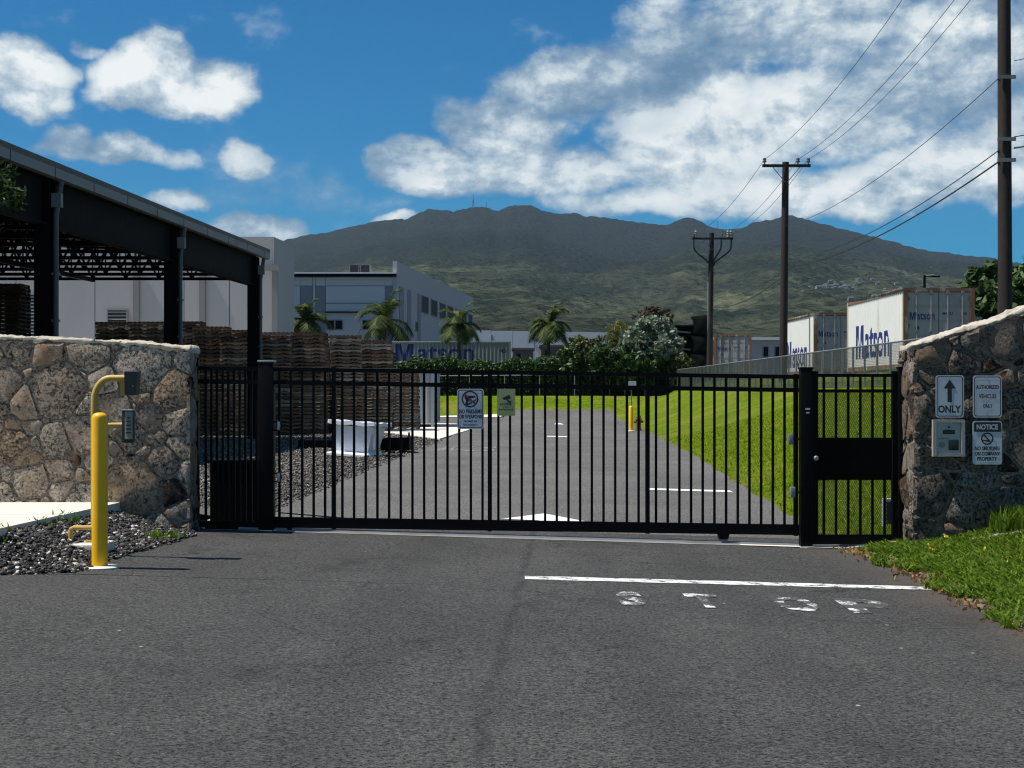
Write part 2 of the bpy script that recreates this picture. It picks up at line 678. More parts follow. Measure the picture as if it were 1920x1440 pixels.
def grass_mat(name, a, b, c3):
    m, t, bs = newmat(name)
    p = pos(t)
    f = t.noise(p, 5.0, 9, .82)
    bl_ = t.noise(t.v('MULTIPLY', p, (6, 6, 6)), 7.0, 4, .8)
    n = t.noise(p, .5, 6, .65, .4)
    d = t.noise(p, .35, 5, .7)
    c = t.mix(t.smooth(f, .38, .62), tuple(q * .75 for q in a), b)
    c = t.mix(t.m('MULTIPLY', t.smooth(n, .44, .66), .7), c, c3)
    c = t.mix(t.m('MULTIPLY', t.smooth(d, .46, .66), .45), c, tuple(q * .8 for q in a))
    c = t.mix(.6, c, bl_, 'OVERLAY')
    t.put(bs.inputs['Base Color'], c)
    bs.inputs['Roughness'].default_value = .95
    bs.inputs['Specular IOR Level'].default_value = .05
    bump(t, bs, t.m('ADD', f, t.noise(p, 30, 4, .75)), .9, .07)
    return m


MAT = {}
ASPH = (.050, .0485, .046)
MAT['asphalt'] = asphalt_mat('asphalt', ASPH, True)
MAT['asphalt_lane'] = asphalt_mat('asphalt lane', (.105, .100, .094))
MAT['paint'] = paint_mat('white road paint', (.74, .74, .71), .545, ASPH, 9.0)
MAT['paint_worn'] = paint_mat('worn road paint', (.8, .8, .78), .445, ASPH, 6.0)
MAT['paint_lane'] = paint_mat('lane paint', (.8, .8, .78), .60, (.1, .1, .1))
MAT['paint_faint'] = paint_mat('faint lane paint', (.42, .42, .41), .46, (.1, .1, .1), 4.0)
MAT['black'] = M('black powder coat', (.0025, .0025, .0027), .55, .2, 4, spec=.12)
MAT['blackrough'] = M('black plate', (.0022, .0022, .0024), .65, .2, 4, spec=.08)
MAT['steel'] = M('galvanised steel', (.32, .33, .34), .45, .2, 8, metal=.6)
MAT['greysteel'] = M('grey steel', (.20, .205, .21), .5, .2, 6, dirt=(.11, .08, .06))
MAT['yellow'] = M('yellow paint', (.93, .49, .002), .42, .06, 3, dirt=(.50, .27, .015), dscale=2.6, dlo=.55, dhi=.74, bmp=.06, bscale=25)
MAT['tan_yellow'] = M('faded yellow paint', (.50, .33, .07), .5, .14, 6, dirt=(.20, .13, .05), dlo=.55, dhi=.75)
MAT['concrete'] = M('pale concrete', (.66, .62, .54), .85, .14, 3, bmp=.25, bscale=50, dirt=(.36, .31, .24), dscale=.9, dlo=.52, dhi=.8)
MAT['concrete_grey'] = M('grey concrete', (.34, .32, .29), .88, .2, 4, bmp=.3, bscale=45, dirt=(.16, .14, .11), dscale=1.5)
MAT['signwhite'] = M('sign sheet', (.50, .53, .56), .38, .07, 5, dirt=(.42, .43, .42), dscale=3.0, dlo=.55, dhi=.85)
MAT['signblack'] = M('sign ink black', (.010, .011, .014), .4, .05)
MAT['signnavy'] = M('sign ink navy', (.012, .016, .034), .4, .05)
MAT['signred'] = M('sign ink red', (.22, .012, .016), .4, .05)
MAT['signyellow'] = M('yellowed plastic sign', (.33, .35, .15), .4, .08, 6)
MAT['aluminium'] = M('aluminium plate', (.34, .37, .36), .42, .12, 7, metal=.4)
MAT['keypad'] = M('keypad grey', (.20, .235, .20), .5, .1)
MAT['darkplastic'] = M('dark plastic', (.012, .012, .013), .4, .15)
MAT['mortar'] = stone_mat('cement mortar', [(0, (.42, .37, .31)), (1, (.42, .37, .31))], .6)
MAT['coping'] = M('cement coping', (.46, .41, .33), .93, .25, 9, bmp=.9, bscale=30, dirt=(.20, .17, .13), dscale=3.5, dlo=.5, dhi=.7)
MAT['stone_l'] = stone_mat('field stone', [(0, (.52, .42, .32)), (.18, (.64, .54, .42)), (.36, (.47, .40, .325)), (.52, (.56, .42, .285)), (.66, (.68, .60, .49)), (.86, (.06, .05, .042)), (.92, (.52, .45, .36))], .8)
MAT['stone_r'] = stone_mat('grey field stone', [(0, (.26, .225, .185)), (.2, (.32, .285, .24)), (.4, (.22, .19, .16)), (.58, (.28, .215, .165)), (.72, (.38, .34, .295)), (.84, (.07, .055, .045)), (.9, (.29, .25, .21))], .95)
MAT['grassground'] = grass_mat('lawn soil', (.085, .150, .003), (.185, .255, .008), (.24, .225, .045))
MAT['soil'] = M('soil and dry ground', (.12, .105, .07), .95, .3, 2, bmp=.5, bscale=20)
MAT['grass'] = leafmat('grass blades', (.04, .10, .006), (.22, .31, .03), .12, .4, .6)
MAT['grassbank'] = leafmat('bank grass blades', (.13, .22, .004), (.30, .38, .02), .05, .45, .8)
MAT['flower'] = M('yellow flower', (.75, .55, .02), .6)
MAT['deadleaf'] = leafmat('dead leaves', (.16, .08, .03), (.42, .26, .10), .1, .2, .8)


def rockmat(name, stops):
    m, t, bs = newmat(name)
    r = t.n('ShaderNodeNewGeometry').outputs['Random Per Island']
    p = pos(t)
    c = t.ramp(r, stops)
    c = t.mix(.5, c, t.noise(p, 60, 4, .7), 'OVERLAY')
    t.put(bs.inputs['Base Color'], c)
    bs.inputs['Roughness'].default_value = .9
    bs.inputs['Specular IOR Level'].default_value = .25
    bump(t, bs, t.noise(p, 90, 3, .7), .5, .01)
    return m


MAT['gravel'] = rockmat('dark lava gravel', [(0, (.022, .021, .021)), (.5, (.06, .056, .053)), (.84, (.12, .11, .10)), (.91, (.26, .22, .18)), (.955, (.55, .50, .44)), (1, (.7, .66, .6))])
MAT['yardgravel'] = rockmat('yard gravel', [(0, (.03, .027, .025)), (.5, (.105, .097, .085)), (.85, (.19, .175, .155)), (1, (.34, .32, .29))])
MAT['yardbase'] = M('yard gravel base', (.10, .092, .08), .95, .35, 9, bmp=.8, bscale=14)
MAT['gravelbase'] = M('gravel base', (.035, .032, .03), .95, .35, 9, bmp=.8, bscale=14)


# ================================================================== SETTING
XR_P = [(-60, 4.2), (9, 3.95), (10.8, 3.72), (13.3, 3.80), (15.0, 3.76), (15.8, 3.70), (16.2, 3.72), (17.2, 3.6), (20, 3.85), (39, 4.75), (69, 6.0), (95, 6.7), (140, 7)]
XL_P = [(12.25, -3.62), (13.5, -3.55), (15.4, -3.34), (15.9, -3.42), (16.3, -3.42), (17.2, -2.95), (20, -3.05), (50, -2.25), (97, -.35), (140, 0)]


def XR(y):
    return interp(XR_P, y)


def XL(y):
    return interp(XL_P, y)


def g(x, y):
    """ground height"""
    fade = lerp(1, .35, sst(y, 20, 46))
    z = -.03 * clamp(x, -3.4, 3.75) * fade
    if x < -3.3 and y < 17.5:
        z += (.275 * sst(-x, 3.4, 4.6)) * sst(y, 12.2, 13.2)
    if x > 3.2:
        e = XR(y)
        if y < 16.8:
            z += .30 * sst(x, e, e + 2.2) * (1 - sst(y, 16.2, 16.8)) + .03 * sst(x, e, e + .25)
        b = clamp((x - e) / max(11.0 - e, 1), 0, 1)
        b = b ** 1.15 * (1.0 - .25 * b * (1 - b))
        z += (1.62 + .11) * b * sst(y, 16.3, 17.6) + .62 * sst(x, 11.3, 13.0)
    if y > 93.5:
        fb = sst(y, 94.5 + .25 * math.sin(x), 102.0)
        z = max(z, lerp(z, 1.34, fb)) if x < 11 else z
        z += .008 * max(0, min(y, 400) - 104)
    return z


def grid_sheet(ys, L, R, nx, dz=0.0):
    mb = MB()
    for y in ys:
        for i in range(nx + 1):
            x = lerp(L(y), R(y), i / nx)
            mb.v.append((x, y, g(x, y) + dz))
    w = nx + 1
    for j in range(len(ys) - 1):
        for i in range(nx):
            a = j * w + i
            mb.f.append((a, a + 1, a + 1 + w, a + w))
    return mb


def arange(a, b, s):
    n = max(1, int(round((b - a) / s)))
    return [a + (b - a) * i / n for i in range(n + 1)]


# ground: one sheet to the horizon
def build_ground():
    xs = [-6000, -2500, -1000, -400, -180, -90, -50, -30, -20] + arange(-14, 16, .5) + [20, 30, 50, 90, 180, 400, 1000, 2500, 6000]
    ys = [-400, -120, -40, -12] + arange(-4, 22, .5) + arange(23, 112, 1.0) + [125, 150, 200, 300, 500, 1000, 2500, 7300]
    mb = MB()
    for y in ys:
        for x in xs:
            mb.v.append((x, y, g(x, y) - .06))
    w = len(xs)
    for j in range(len(ys) - 1):
        for i in range(w - 1):
            a = j * w + i
            mb.f.append((a, a + 1, a + 1 + w, a + w))
    tag(mb.build('ground', MAT['soil'], origin=(0, 0, 0), smooth=True), kind='structure')


build_ground()

# asphalt apron in front of the gate
fr = grid_sheet(arange(-14, 12.25, .35) + [12.27] + arange(12.6, 17.3, .35),
                lambda y: -16 if y < 12.26 else XL(y) - .12 + .05 * math.sin(y * 7), lambda y: XR(y) + .10 * math.sin(y * 3.1) * .4 + .06, 40)
tag(fr.build('road', MAT['asphalt'], origin=(0, 0, 0)), kind='structure')
ln = grid_sheet(arange(17.25, 97.5, .7), lambda y: XL(y) - .04 + .05 * math.sin(y * 2.3), lambda y: XR(y) + .06 * math.sin(y * 1.7), 18, .002)
tag(ln.build('road_lane', MAT['asphalt_lane'], origin=(0, 0, 0)), kind='structure')

# yard gravel base, concrete apron, pavement slab
yd = grid_sheet(arange(17.3, 96, 1.3), lambda y: -34, lambda y: XL(y) + .1, 16, -.012)
tag(yd.build('yard', MAT['yardbase'], origin=(0, 0, 0)), kind='structure')


def flat_poly(name, pts, mat, dz, kind='structure', thick=0.0):
    mb = MB()
    top = [(x, y, g(x, y) + dz) for x, y in pts]
    n = len(top)
    if thick:
        bot = [(x, y, z - thick) for x, y, z in top]
        mb.add(top + bot, [tuple(range(n))] + [(i, n + i, n + (i + 1) % n, (i + 1) % n) for i in range(n)])
    else:
        mb.add(top, [tuple(range(n))])
    return tag(mb.build(name, mat, origin=(0, 0, 0)), kind=kind)


flat_poly('concrete_apron', [(-30, 60.5), (-5.3, 58.5), (-2.40, 49.6), (-1.85, 60), (-1.45, 70.5), (-1.7, 72.5), (-4.8, 74.5), (-30, 76)], MAT['concrete'], .03, thick=.2)
flat_poly('concrete_path', [(-5.5, 91.5), (-.75, 93.0), (-.45, 96.0), (-5.5, 94.5)], MAT['concrete'], .03, thick=.2)

pav = bpy.data.objects.new('pavement', None)
COL.objects.link(pav)
pav.location = (-5.9, 14.3, .08)
tag(pav, kind='structure')
szt = .42
for (a, b) in (((-7.5, 12.55), (-4.43, 14.35)), ((-7.5, 14.37), (-4.22, 16.0))):
    (x0, y0), (x1, y1) = a, b
    xa = -4.46 if y0 < 13 else -4.31
    xb = -4.33 if y0 < 13 else -4.19
    MB().hexa([(x0, y0, .08), (xa, y0, .08), (xb, y1, .08), (x0, y1, .08), (x0, y0, szt), (xa, y0, szt), (xb, y1, szt), (x0, y1, szt)]).build('slab', MAT['concrete'], pav)

# gravel bed on the left
gb = grid_sheet(arange(12.22, 16.3, .25), lambda y: -7.5, lambda y: XL(y), 18, -.004)
tag(gb.build('gravel_bed', MAT['gravelbase'], origin=(0, 0, 0)), kind='structure')

# the grass banks
bk = grid_sheet(arange(16.9, 106, .9), lambda y: XR(y) - .05, lambda y: 13.4, 14, -.004)
tag(bk.build('grass_bank', MAT['grassground'], origin=(0, 0, 0), smooth=True), kind='structure')
fb_ = grid_sheet(arange(95.2, 107, .8), lambda y: -9.0, lambda y: XR(y) - .06, 20, -.004)
tag(fb_.build('grass_slope', MAT['grassground'], origin=(0, 0, 0), smooth=True), kind='structure')
vg = grid_sheet(arange(3, 16.6, .4), lambda y: XR(y) - .02 + .07 * math.sin(y * 3.3) + .04 * math.sin(y * 9), lambda y: 9.0, 12, .016)
tag(vg.build('grass_verge', MAT['soil'], origin=(0, 0, 0), smooth=True), kind='structure')


MAT['edgedirt'] = M('gritty edge dirt', (.17, .145, .11), .95, .4, 12, bmp=.8, bscale=30, dirt=(.07, .06, .05), dscale=3)
es = grid_sheet(arange(3, 15.9, .12), lambda y: XR(y) - .06 + .07 * mnoise.noise((y * 2.3, 0, 0)) + .03 * mnoise.noise((y * 9, 3, 0)), lambda y: XR(y) + .14, 3, .010)
tag(es.build('road_edge', MAT['edgedirt'], origin=(0, 0, 0)), kind='structure')


def rocks(name, pts, smin, smax, mat, sub=False):
    """one lump of loose stones: pts are (x,y,z) centres"""
    base = np.array([(1, 0, 0), (-1, 0, 0), (0, 1, 0), (0, -1, 0), (0, 0, 1), (0, 0, -1)], float)
    fc = np.array([(0, 2, 4), (2, 1, 4), (1, 3, 4), (3, 0, 4), (2, 0, 5), (1, 2, 5), (3, 1, 5), (0, 3, 5)])
    if sub:
        t = (1 + 5 ** .5) / 2
        base = np.array([(-1, t, 0), (1, t, 0), (-1, -t, 0), (1, -t, 0), (0, -1, t), (0, 1, t), (0, -1, -t), (0, 1, -t), (t, 0, -1), (t, 0, 1), (-t, 0, -1), (-t, 0, 1)]) / 1.9
        fc = np.array([(0, 11, 5), (0, 5, 1), (0, 1, 7), (0, 7, 10), (0, 10, 11), (1, 5, 9), (5, 11, 4), (11, 10, 2), (10, 7, 6), (7, 1, 8), (3, 9, 4), (3, 4, 2), (3, 2, 6), (3, 6, 8), (3, 8, 9), (4, 9, 5), (2, 4, 11), (6, 2, 10), (8, 6, 7), (9, 8, 1)])
    n, k = len(pts), len(base)
    P = np.array(pts)
    s = smin + (smax - smin) * rng.random(n) ** 2
    V = base[None] * (0.65 + .7 * rng.random((n, k, 1)))
    V = V * (np.array([1, .8, .62])[None, None] * (.75 + .5 * rng.random((n, 1, 3))))
    a = rng.random(n) * 2 * PI
    b = (rng.random(n) - .5) * 1.4
    ca, sa, cb, sb = np.cos(a), np.sin(a), np.cos(b), np.sin(b)
    x, y, z = V[..., 0], V[..., 1], V[..., 2]
    x, z = x * cb[:, None] + z * sb[:, None], -x * sb[:, None] + z * cb[:, None]
    x, y = x * ca[:, None] - y * sa[:, None], x * sa[:, None] + y * ca[:, None]
    V = np.stack([x, y, z], -1) * s[:, None, None] + P[:, None, :]
    Fq = (fc[None] + (np.arange(n) * k)[:, None, None]).reshape(-1, 3)
    return tag(mesh_np(name, V.reshape(-1, 3), Fq, mat, nper=3), kind='stuff')


pts = []
while len(pts) < 11000:
    y = random.uniform(12.15, 16.25)
    x = random.uniform(-5.6, -3.0)
    lim = XL(max(y, 12.25)) + .06 * random.random() ** 2 + .03 * math.sin(y * 9)
    if x > lim or (y > 12.75 and x < -4.46 + .08 * (y - 12.8) - .02):
        continue
    if y < 12.25 + .06 * math.sin(x * 8) + .05 * random.random():
        continue
    pts.append((x, y, g(x, y) + random.uniform(-.005, .03)))
tag(rocks('gravel', pts, .010, .032, MAT['gravel'], True), 'dark lava gravel strewn with pale stones below the left stone wall', 'gravel')
pts = []
while len(pts) < 42000:
    y = 17.6 + 40 * random.random() ** 1.5
    x = random.uniform(-8.5 - .12 * (y - 17), XL(y) + .06)
    if x > XL(y) - .25 and random.random() < .3:
        x -= random.random()
    if x > xat(822, 49) - 2.7 * (y - 49.2) / 9.3 and y > 49:
        continue
    pts.append((x, y, g(x, y) + random.uniform(-.012, .018)))
tag(rocks('yard_gravel', pts, .016, .046, MAT['yardgravel']), 'grey brown gravel of the yard behind the sliding gate', 'gravel')


def blades(name, P, h0, h1, w, lean, mat, label, cat, tri=True):
    n = len(P)
    P = np.array(P)
    a = rng.random(n) * 2 * PI
    h = h0 + (h1 - h0) * rng.random(n)
    ww = w * (.6 + .8 * rng.random(n))
    dx, dy = np.cos(a), np.sin(a)
    ln_ = lean * (.3 + rng.random(n)) * h
    b = rng.random(n) * 2 * PI
    lx, ly = np.cos(b) * ln_, np.sin(b) * ln_
    z0 = np.zeros(n)
    v0 = P + np.stack([-dx * ww, -dy * ww, z0 - .01], -1)
    v1 = P + np.stack([dx * ww, dy * ww, z0 - .01], -1)
    v2 = P + np.stack([dx * ww * .8 + lx * .4, dy * ww * .8 + ly * .4, h * .62], -1)
    v3 = P + np.stack([lx, ly, h], -1)
    v4 = P + np.stack([-dx * ww * .8 + lx * .4, -dy * ww * .8 + ly * .4, h * .62], -1)
    V = np.stack([v0, v1, v2, v3, v4], 1).reshape(-1, 3)
    i = np.arange(n)[:, None] * 5
    Fq = np.concatenate([i + np.array([[0, 1, 2]]), i + np.array([[0, 2, 4]]), i + np.array([[4, 2, 3]])], 0)
    o = mesh_np(name, V, Fq, mat, nper=3)
    return tag(o, label, cat, kind='stuff')


pts = []
while len(pts) < 52000:
    y = random.uniform(8.5, 16.1)
    x = XR(y) + 2.6 * random.random() ** 1.25 + .12 * math.sin(y * 3.3) + .05 * math.sin(y * 11) - .05
    nz = mnoise.noise((x * 2.2, y * 2.2, 0))
    if nz < -.28 and random.random() < .55:
        continue
    if x < XR(y) + .12 and random.random() < .6:
        continue
    pts.append((x, y, g(x, y) + .012))
blades('verge_grass', pts, .02, .07, .011, 1.6, MAT['grass'], 'lush broad green grass beside the driveway under the right stone wall', 'grass')
pts = []
while len(pts) < 650:
    y = random.uniform(10.2, 16.2)
    x = XR(y) + random.gauss(-.02, .10)
    pts.append((x, y, g(x, y) + .018))
blades('leaf_litter', pts, .008, .03, .014, 1.6, MAT['deadleaf'], 'brown dead leaves littered along the grass edge of the driveway', 'leaves')
pts = []
for i in range(16):
    y = random.uniform(11, 15.9)
    x = XR(y) + .1 + 1.7 * random.random()
    for k in range(7):
        pts.append((x + random.gauss(0, .008), y + random.gauss(0, .008), g(x, y) + random.uniform(.07, .11)))
blades('grass_flowers', pts, .008, .016, .008, 1.2, MAT['flower'], 'tiny yellow flowers dotted over the verge grass', 'flowers')
pts = []
for i in range(2600):
    x, y = 5.0 + 1.6 * random.random() ** .8, random.uniform(15.25, 15.74)
    pts.append((x, y, g(x, y)))
blades('tall_grass', pts, .10, .30, .010, .55, MAT['grass'], 'taller shaded grass clump against the foot of the right stone wall', 'grass')
pts = []
for cx, cy, n in ((-3.55, 14.9, 60), (-3.45, 15.1, 40), (-4.33, 13.9, 22), (-4.28, 14.4, 34), (-4.45, 13.0, 14)):
    for i in range(n):
        x, y = cx + random.gauss(0, .055), cy + random.gauss(0, .09)
        pts.append((x, y, g(x, y) + .02))
blades('weeds', pts, .03, .10, .010, 1.0, MAT['grass'], 'small green weeds sprouting through the dark gravel', 'weeds')
pts = []
while len(pts) < 60000:
    y = 16.9 + 34 * random.random() ** 1.6
    e = XR(y)
    x = e + (13.0 - e) * random.random()
    if x < e + .3 and random.random() < .5:
        continue
    pts.append((x, y, g(x, y)))
blades('bank_grass', pts, .03, .07, .011, 1.9, MAT['grassbank'], 'bright mown grass on the bank right of the lane', 'grass')
# ------------------------------------------------------------------ mountain
RIDGE = [(-4000, 690), (-2000, 655), (-900, 585), (-300, 535), (0, 505), (300, 478), (540, 449), (575, 441), (600, 438), (625, 433), (660, 425), (700, 416), (720, 412), (745, 412), (765, 409), (785, 399), (800, 394), (820, 392),
         (850, 396), (875, 391), (900, 388), (915, 389), (935, 395), (945, 391), (955, 386), (985, 385), (1005, 388), (1020, 395), (1040, 400), (1080, 401), (1100, 405), (1150, 410), (1180, 416), (1200, 417), (1230, 421), (1255, 421),
         (1270, 413), (1283, 408), (1300, 409), (1320, 418), (1335, 426), (1350, 430), (1380, 429), (1400, 424), (1425, 415), (1450, 411), (1470, 404), (1485, 404), (1510, 411), (1540, 419), (1580, 430), (1610, 436), (1640, 445), (1680, 455),
         (1710, 464), (1740, 470), (1770, 473), (1800, 478), (1830, 480), (1860, 483), (1900, 492), (1960, 503), (2300, 548), (3000, 610), (4500, 665), (6000, 690)]
YR0 = 6000.0
PROF = [(0, 0), (.03, .10), (.10, .27), (.22, .42), (.40, .58), (.58, .70), (.74, .80), (.88, .905), (1.0, 1.0)]


def mtn_h(u, Y):
    e = (HOR - interp(RIDGE, 960 + F * u)) / F
    t = (Y - 430) / (YR0 - 430)
    if t <= 1:
        f = interp(PROF, max(t, 0))
    else:
        f = 1.0 - 1.2 * (t - 1)
    X = u * Y
    a = sst(t, .02, .3) * (1 - sst(t, .93, 1.0))
    n = mnoise.fractal((X / 900, Y / 1500, 3.1), .9, 2.1, 6)
    rd = 1 - abs(mnoise.noise((X / 520 + .3 * n, Y / 2300, 7.7))) * 2
    z = Y * e * f + a * (n * 42 + rd * 30 * (1 - .5 * sst(t, .7, 1)))
    z += (mnoise.noise((X / 45, Y / 60, 0)) * 7.0 + mnoise.noise((X / 19, Y / 26, 5)) * 5.5) * sst(t, .05, .25)
    return z + 1.6 * min(1, t * 8) - 2.5 * (1 - min(1, max(t, 0) * 20))


def build_mountain():
    us = np.linspace(-.72, .72, 661)
    ts = np.concatenate([np.linspace(0, .1, 22)[:-1], np.linspace(.1, 1.0, 125), np.linspace(1.02, 1.2, 7)])
    V = np.zeros((len(ts), len(us), 3))
    for j, t in enumerate(ts):
        Y = 430 + t * (YR0 - 430)
        for i, u in enumerate(us):
            V[j, i] = (u * Y, Y, mtn_h(u, Y))
    w = len(us)
    jj, ii = np.meshgrid(np.arange(len(ts) - 1), np.arange(w - 1), indexing='ij')
    a = (jj * w + ii).ravel()
    Fq = np.stack([a, a + 1, a + 1 + w, a + w], -1)
    m, t, bs = newmat('mountain slopes')
    p = pos(t)
    x, y, z = t.sep(p)
    trees = t.vor(p, .055)
    tn = t.noise(p, .09, 4, .7)
    scrub = t.noise(t.v('MULTIPLY', p, (1, .45, 2.0)), .006, 8, .68, .6)
    grass = t.noise(t.v('MULTIPLY', p, (1, .35, 3.0)), .0021, 7, .62, .5)
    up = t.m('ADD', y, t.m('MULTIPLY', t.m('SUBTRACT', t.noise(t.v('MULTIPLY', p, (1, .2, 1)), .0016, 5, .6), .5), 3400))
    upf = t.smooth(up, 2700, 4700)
    c = t.mix(t.smooth(scrub, .40, .60), (.020, .029, .019), (.064, .074, .046))
    c = t.mix(t.m('MULTIPLY', t.smooth(t.noise(p, .0011, 5, .6), .45, .62), .5), c, (.046, .048, .034))
    gm = t.m('MULTIPLY', t.smooth(grass, .54, .64), t.smooth(up, 1500, 2400))
    c = t.mix(t.m('MULTIPLY', gm, t.smooth(scrub, .38, .56)), c, (.118, .125, .070))
    c = t.mix(upf, c, t.mix(t.smooth(tn, .3, .7), (.006, .010, .010), (.022, .027, .020)))  # dark forest, with the cloud shadow on the upper slopes put into its colour
    bare = t.m('MULTIPLY', t.smooth(t.noise(p, .0035, 6, .7), .66, .73), .5)
    c = t.mix(bare, c, (.105, .10, .07))
    fleck = t.noise(t.v('MULTIPLY', p, (1, .6, 1.6)), .022, 6, .8)
    dots = t.m('MULTIPLY', t.smooth(t.m('ADD', trees, t.m('SUBTRACT', fleck, .5)), .50, .22), t.m('SUBTRACT', 1.0, t.m('MULTIPLY', gm, .5)))
    c = t.mix(t.m('MULTIPLY', dots, .75), c, (.012, .018, .011))
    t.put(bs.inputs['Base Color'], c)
    bs.inputs['Roughness'].default_value = 1
    bs.inputs['Specular IOR Level'].default_value = 0
    bump(t, bs, t.m('ADD', t.m('MULTIPLY', trees, -1.0), t.m('ADD', t.m('MULTIPLY', tn, .8), t.m('MULTIPLY', scrub, 2.0))), 1.0, 16.0)
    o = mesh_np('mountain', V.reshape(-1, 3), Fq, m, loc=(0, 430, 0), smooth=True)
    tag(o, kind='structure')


build_mountain()


def on_slope(px, py):
    """distance at which the slope shows at a photo pixel"""
    u = (px - 960) / F
    e = (HOR - py) / F
    Y = 500.0
    while Y < YR0:
        if (mtn_h(u, Y) - EYE) / Y >= e:
            break
        Y += 12
    return u * Y, Y, mtn_h(u, Y)


MAT['housewall'] = M('pale house wall', (.20, .20, .195), .8, .2, .3)
MAT['houseroof'] = M('grey house roof', (.09, .09, .092), .8, .3, .3)


def build_houses():
    me = bpy.data.meshes.new('hillside_house')
    w, d, h, r = 4.6, 3.6, 2.8, 1.8
    vs = [(-w, -d, -3), (w, -d, -3), (w, d, -3), (-w, d, -3), (-w, -d, h), (w, -d, h), (w, d, h), (-w, d, h), (-w, 0, h + r), (w, 0, h + r),
          (-w - .6, -d - .7, h - .3), (w + .6, -d - .7, h - .3), (w + .6, d + .7, h - .3), (-w - .6, d + .7, h - .3), (-w - .6, 0, h + r + .2), (w + .6, 0, h + r + .2)]
    fs = [(0, 1, 5, 4), (1, 2, 6, 9, 5), (2, 3, 7, 6), (3, 0, 4, 8, 7), (10, 11, 15, 14), (12, 13, 14, 15)]
    me.from_pydata(vs, [], fs)
    me.materials.append(MAT['housewall'])
    me.materials.append(MAT['houseroof'])
    for i in (4, 5):
        me.polygons[i].material_index = 1
    spots = []
    for i in range(40):
        k = random.random()
        if k < .55:
            px, py = random.uniform(1520, 1610) + random.gauss(0, 14), random.gauss(538, 5)
        elif k < .8:
            px, py = random.uniform(1590, 1690), random.gauss(549, 6)
        else:
            px, py = random.uniform(1500, 1850), random.gauss(530, 8)
        spots.append((px, py))
    for px, py in spots:
        x, y, z = on_slope(px, py)
        o = bpy.data.objects.new('hillside_house', me)
        COL.objects.link(o)
        o.location = (x, y, z)
        o.rotation_euler = (0, 0, random.uniform(-.7, .7))
        s = random.uniform(.45, .8)
        o.scale = (s, s, s)
        tag(o, 'tiny pale house in the suburb on the slope above the containers', 'house', 'houses on the mountain slope')


build_houses()


def lattice_tower(name, label, px, py0, py1, Y, w):
    x, z0, z1 = xat(px, Y), zat(py0, Y) - 8, zat(py1, Y)
    t = thing(name, label, 'antenna', (x, Y, z0))
    mb = MB()
    H = z1 - z0
    for k in range(4):
        a = PI / 4 + k * PI / 2
        mb.tube([(x + math.cos(a) * w, Y + math.sin(a) * w, z0), (x + math.cos(a) * w * .25, Y + math.sin(a) * w * .25, z0 + H * .8)], w * .16, 4)
    n = 6
    for i in range(n):
        f0, f1 = i / n * .8, (i + 1) / n * .8
        r0, r1 = w * (1 - .94 * f0), w * (1 - .94 * f1)
        for k in range(4):
            a, b = PI / 4 + k * PI / 2, PI / 4 + (k + 1) * PI / 2
            mb.tube([(x + math.cos(a) * r0, Y + math.sin(a) * r0, z0 + H * f0), (x + math.cos(b) * r1, Y + math.sin(b) * r1, z0 + H * f1)], w * .10, 3)
    mb.build('lattice', MAT['greysteel'], t)
    MB().tube([(x, Y, z0 + H * .75), (x, Y, z1)], w * .16, 5).build('mast', MAT['greysteel'], t)
    MB().tube([(x, Y, z0 + H * .55), (x, Y, z0 + H * .62)], w * .8, 8).build('antenna_drum', MAT['greysteel'], t)


lattice_tower('antenna_tower', 'tall lattice antenna tower on the ridge left of the summit', 887, 392, 364, 5990, 6.5)
lattice_tower('antenna_tower', 'short antenna mast on the ridge right of the tall lattice tower', 912, 391, 378, 5990, 3.5)
lattice_tower('antenna_tower', 'thin antenna mast on the saddle left of the twin pole crossarm', 1345, 432, 410, 5990, 2.2)


# ================================================================== STONE WALLS
def clip_half(poly, nx, ny, d):
    """keep the side nx*x + ny*y <= d"""
    out = []
    n = len(poly)
    for i in range(n):
        a, b = poly[i], poly[(i + 1) % n]
        da, db = nx * a[0] + ny * a[1] - d, nx * b[0] + ny * b[1] - d
        if da <= 0:
            out.append(a)
        if (da < 0 < db) or (db < 0 < da):
            t = da / (da - db)
            out.append((a[0] + (b[0] - a[0]) * t, a[1] + (b[1] - a[1]) * t))
    return out


def chaikin(poly, k=.24):
    out = []
    n = len(poly)
    for i in range(n):
        a, b = poly[i], poly[(i + 1) % n]
        out.append((lerp(a[0], b[0], k), lerp(a[1], b[1], k)))
        out.append((lerp(a[0], b[0], 1 - k), lerp(a[1], b[1], 1 - k)))
    return out


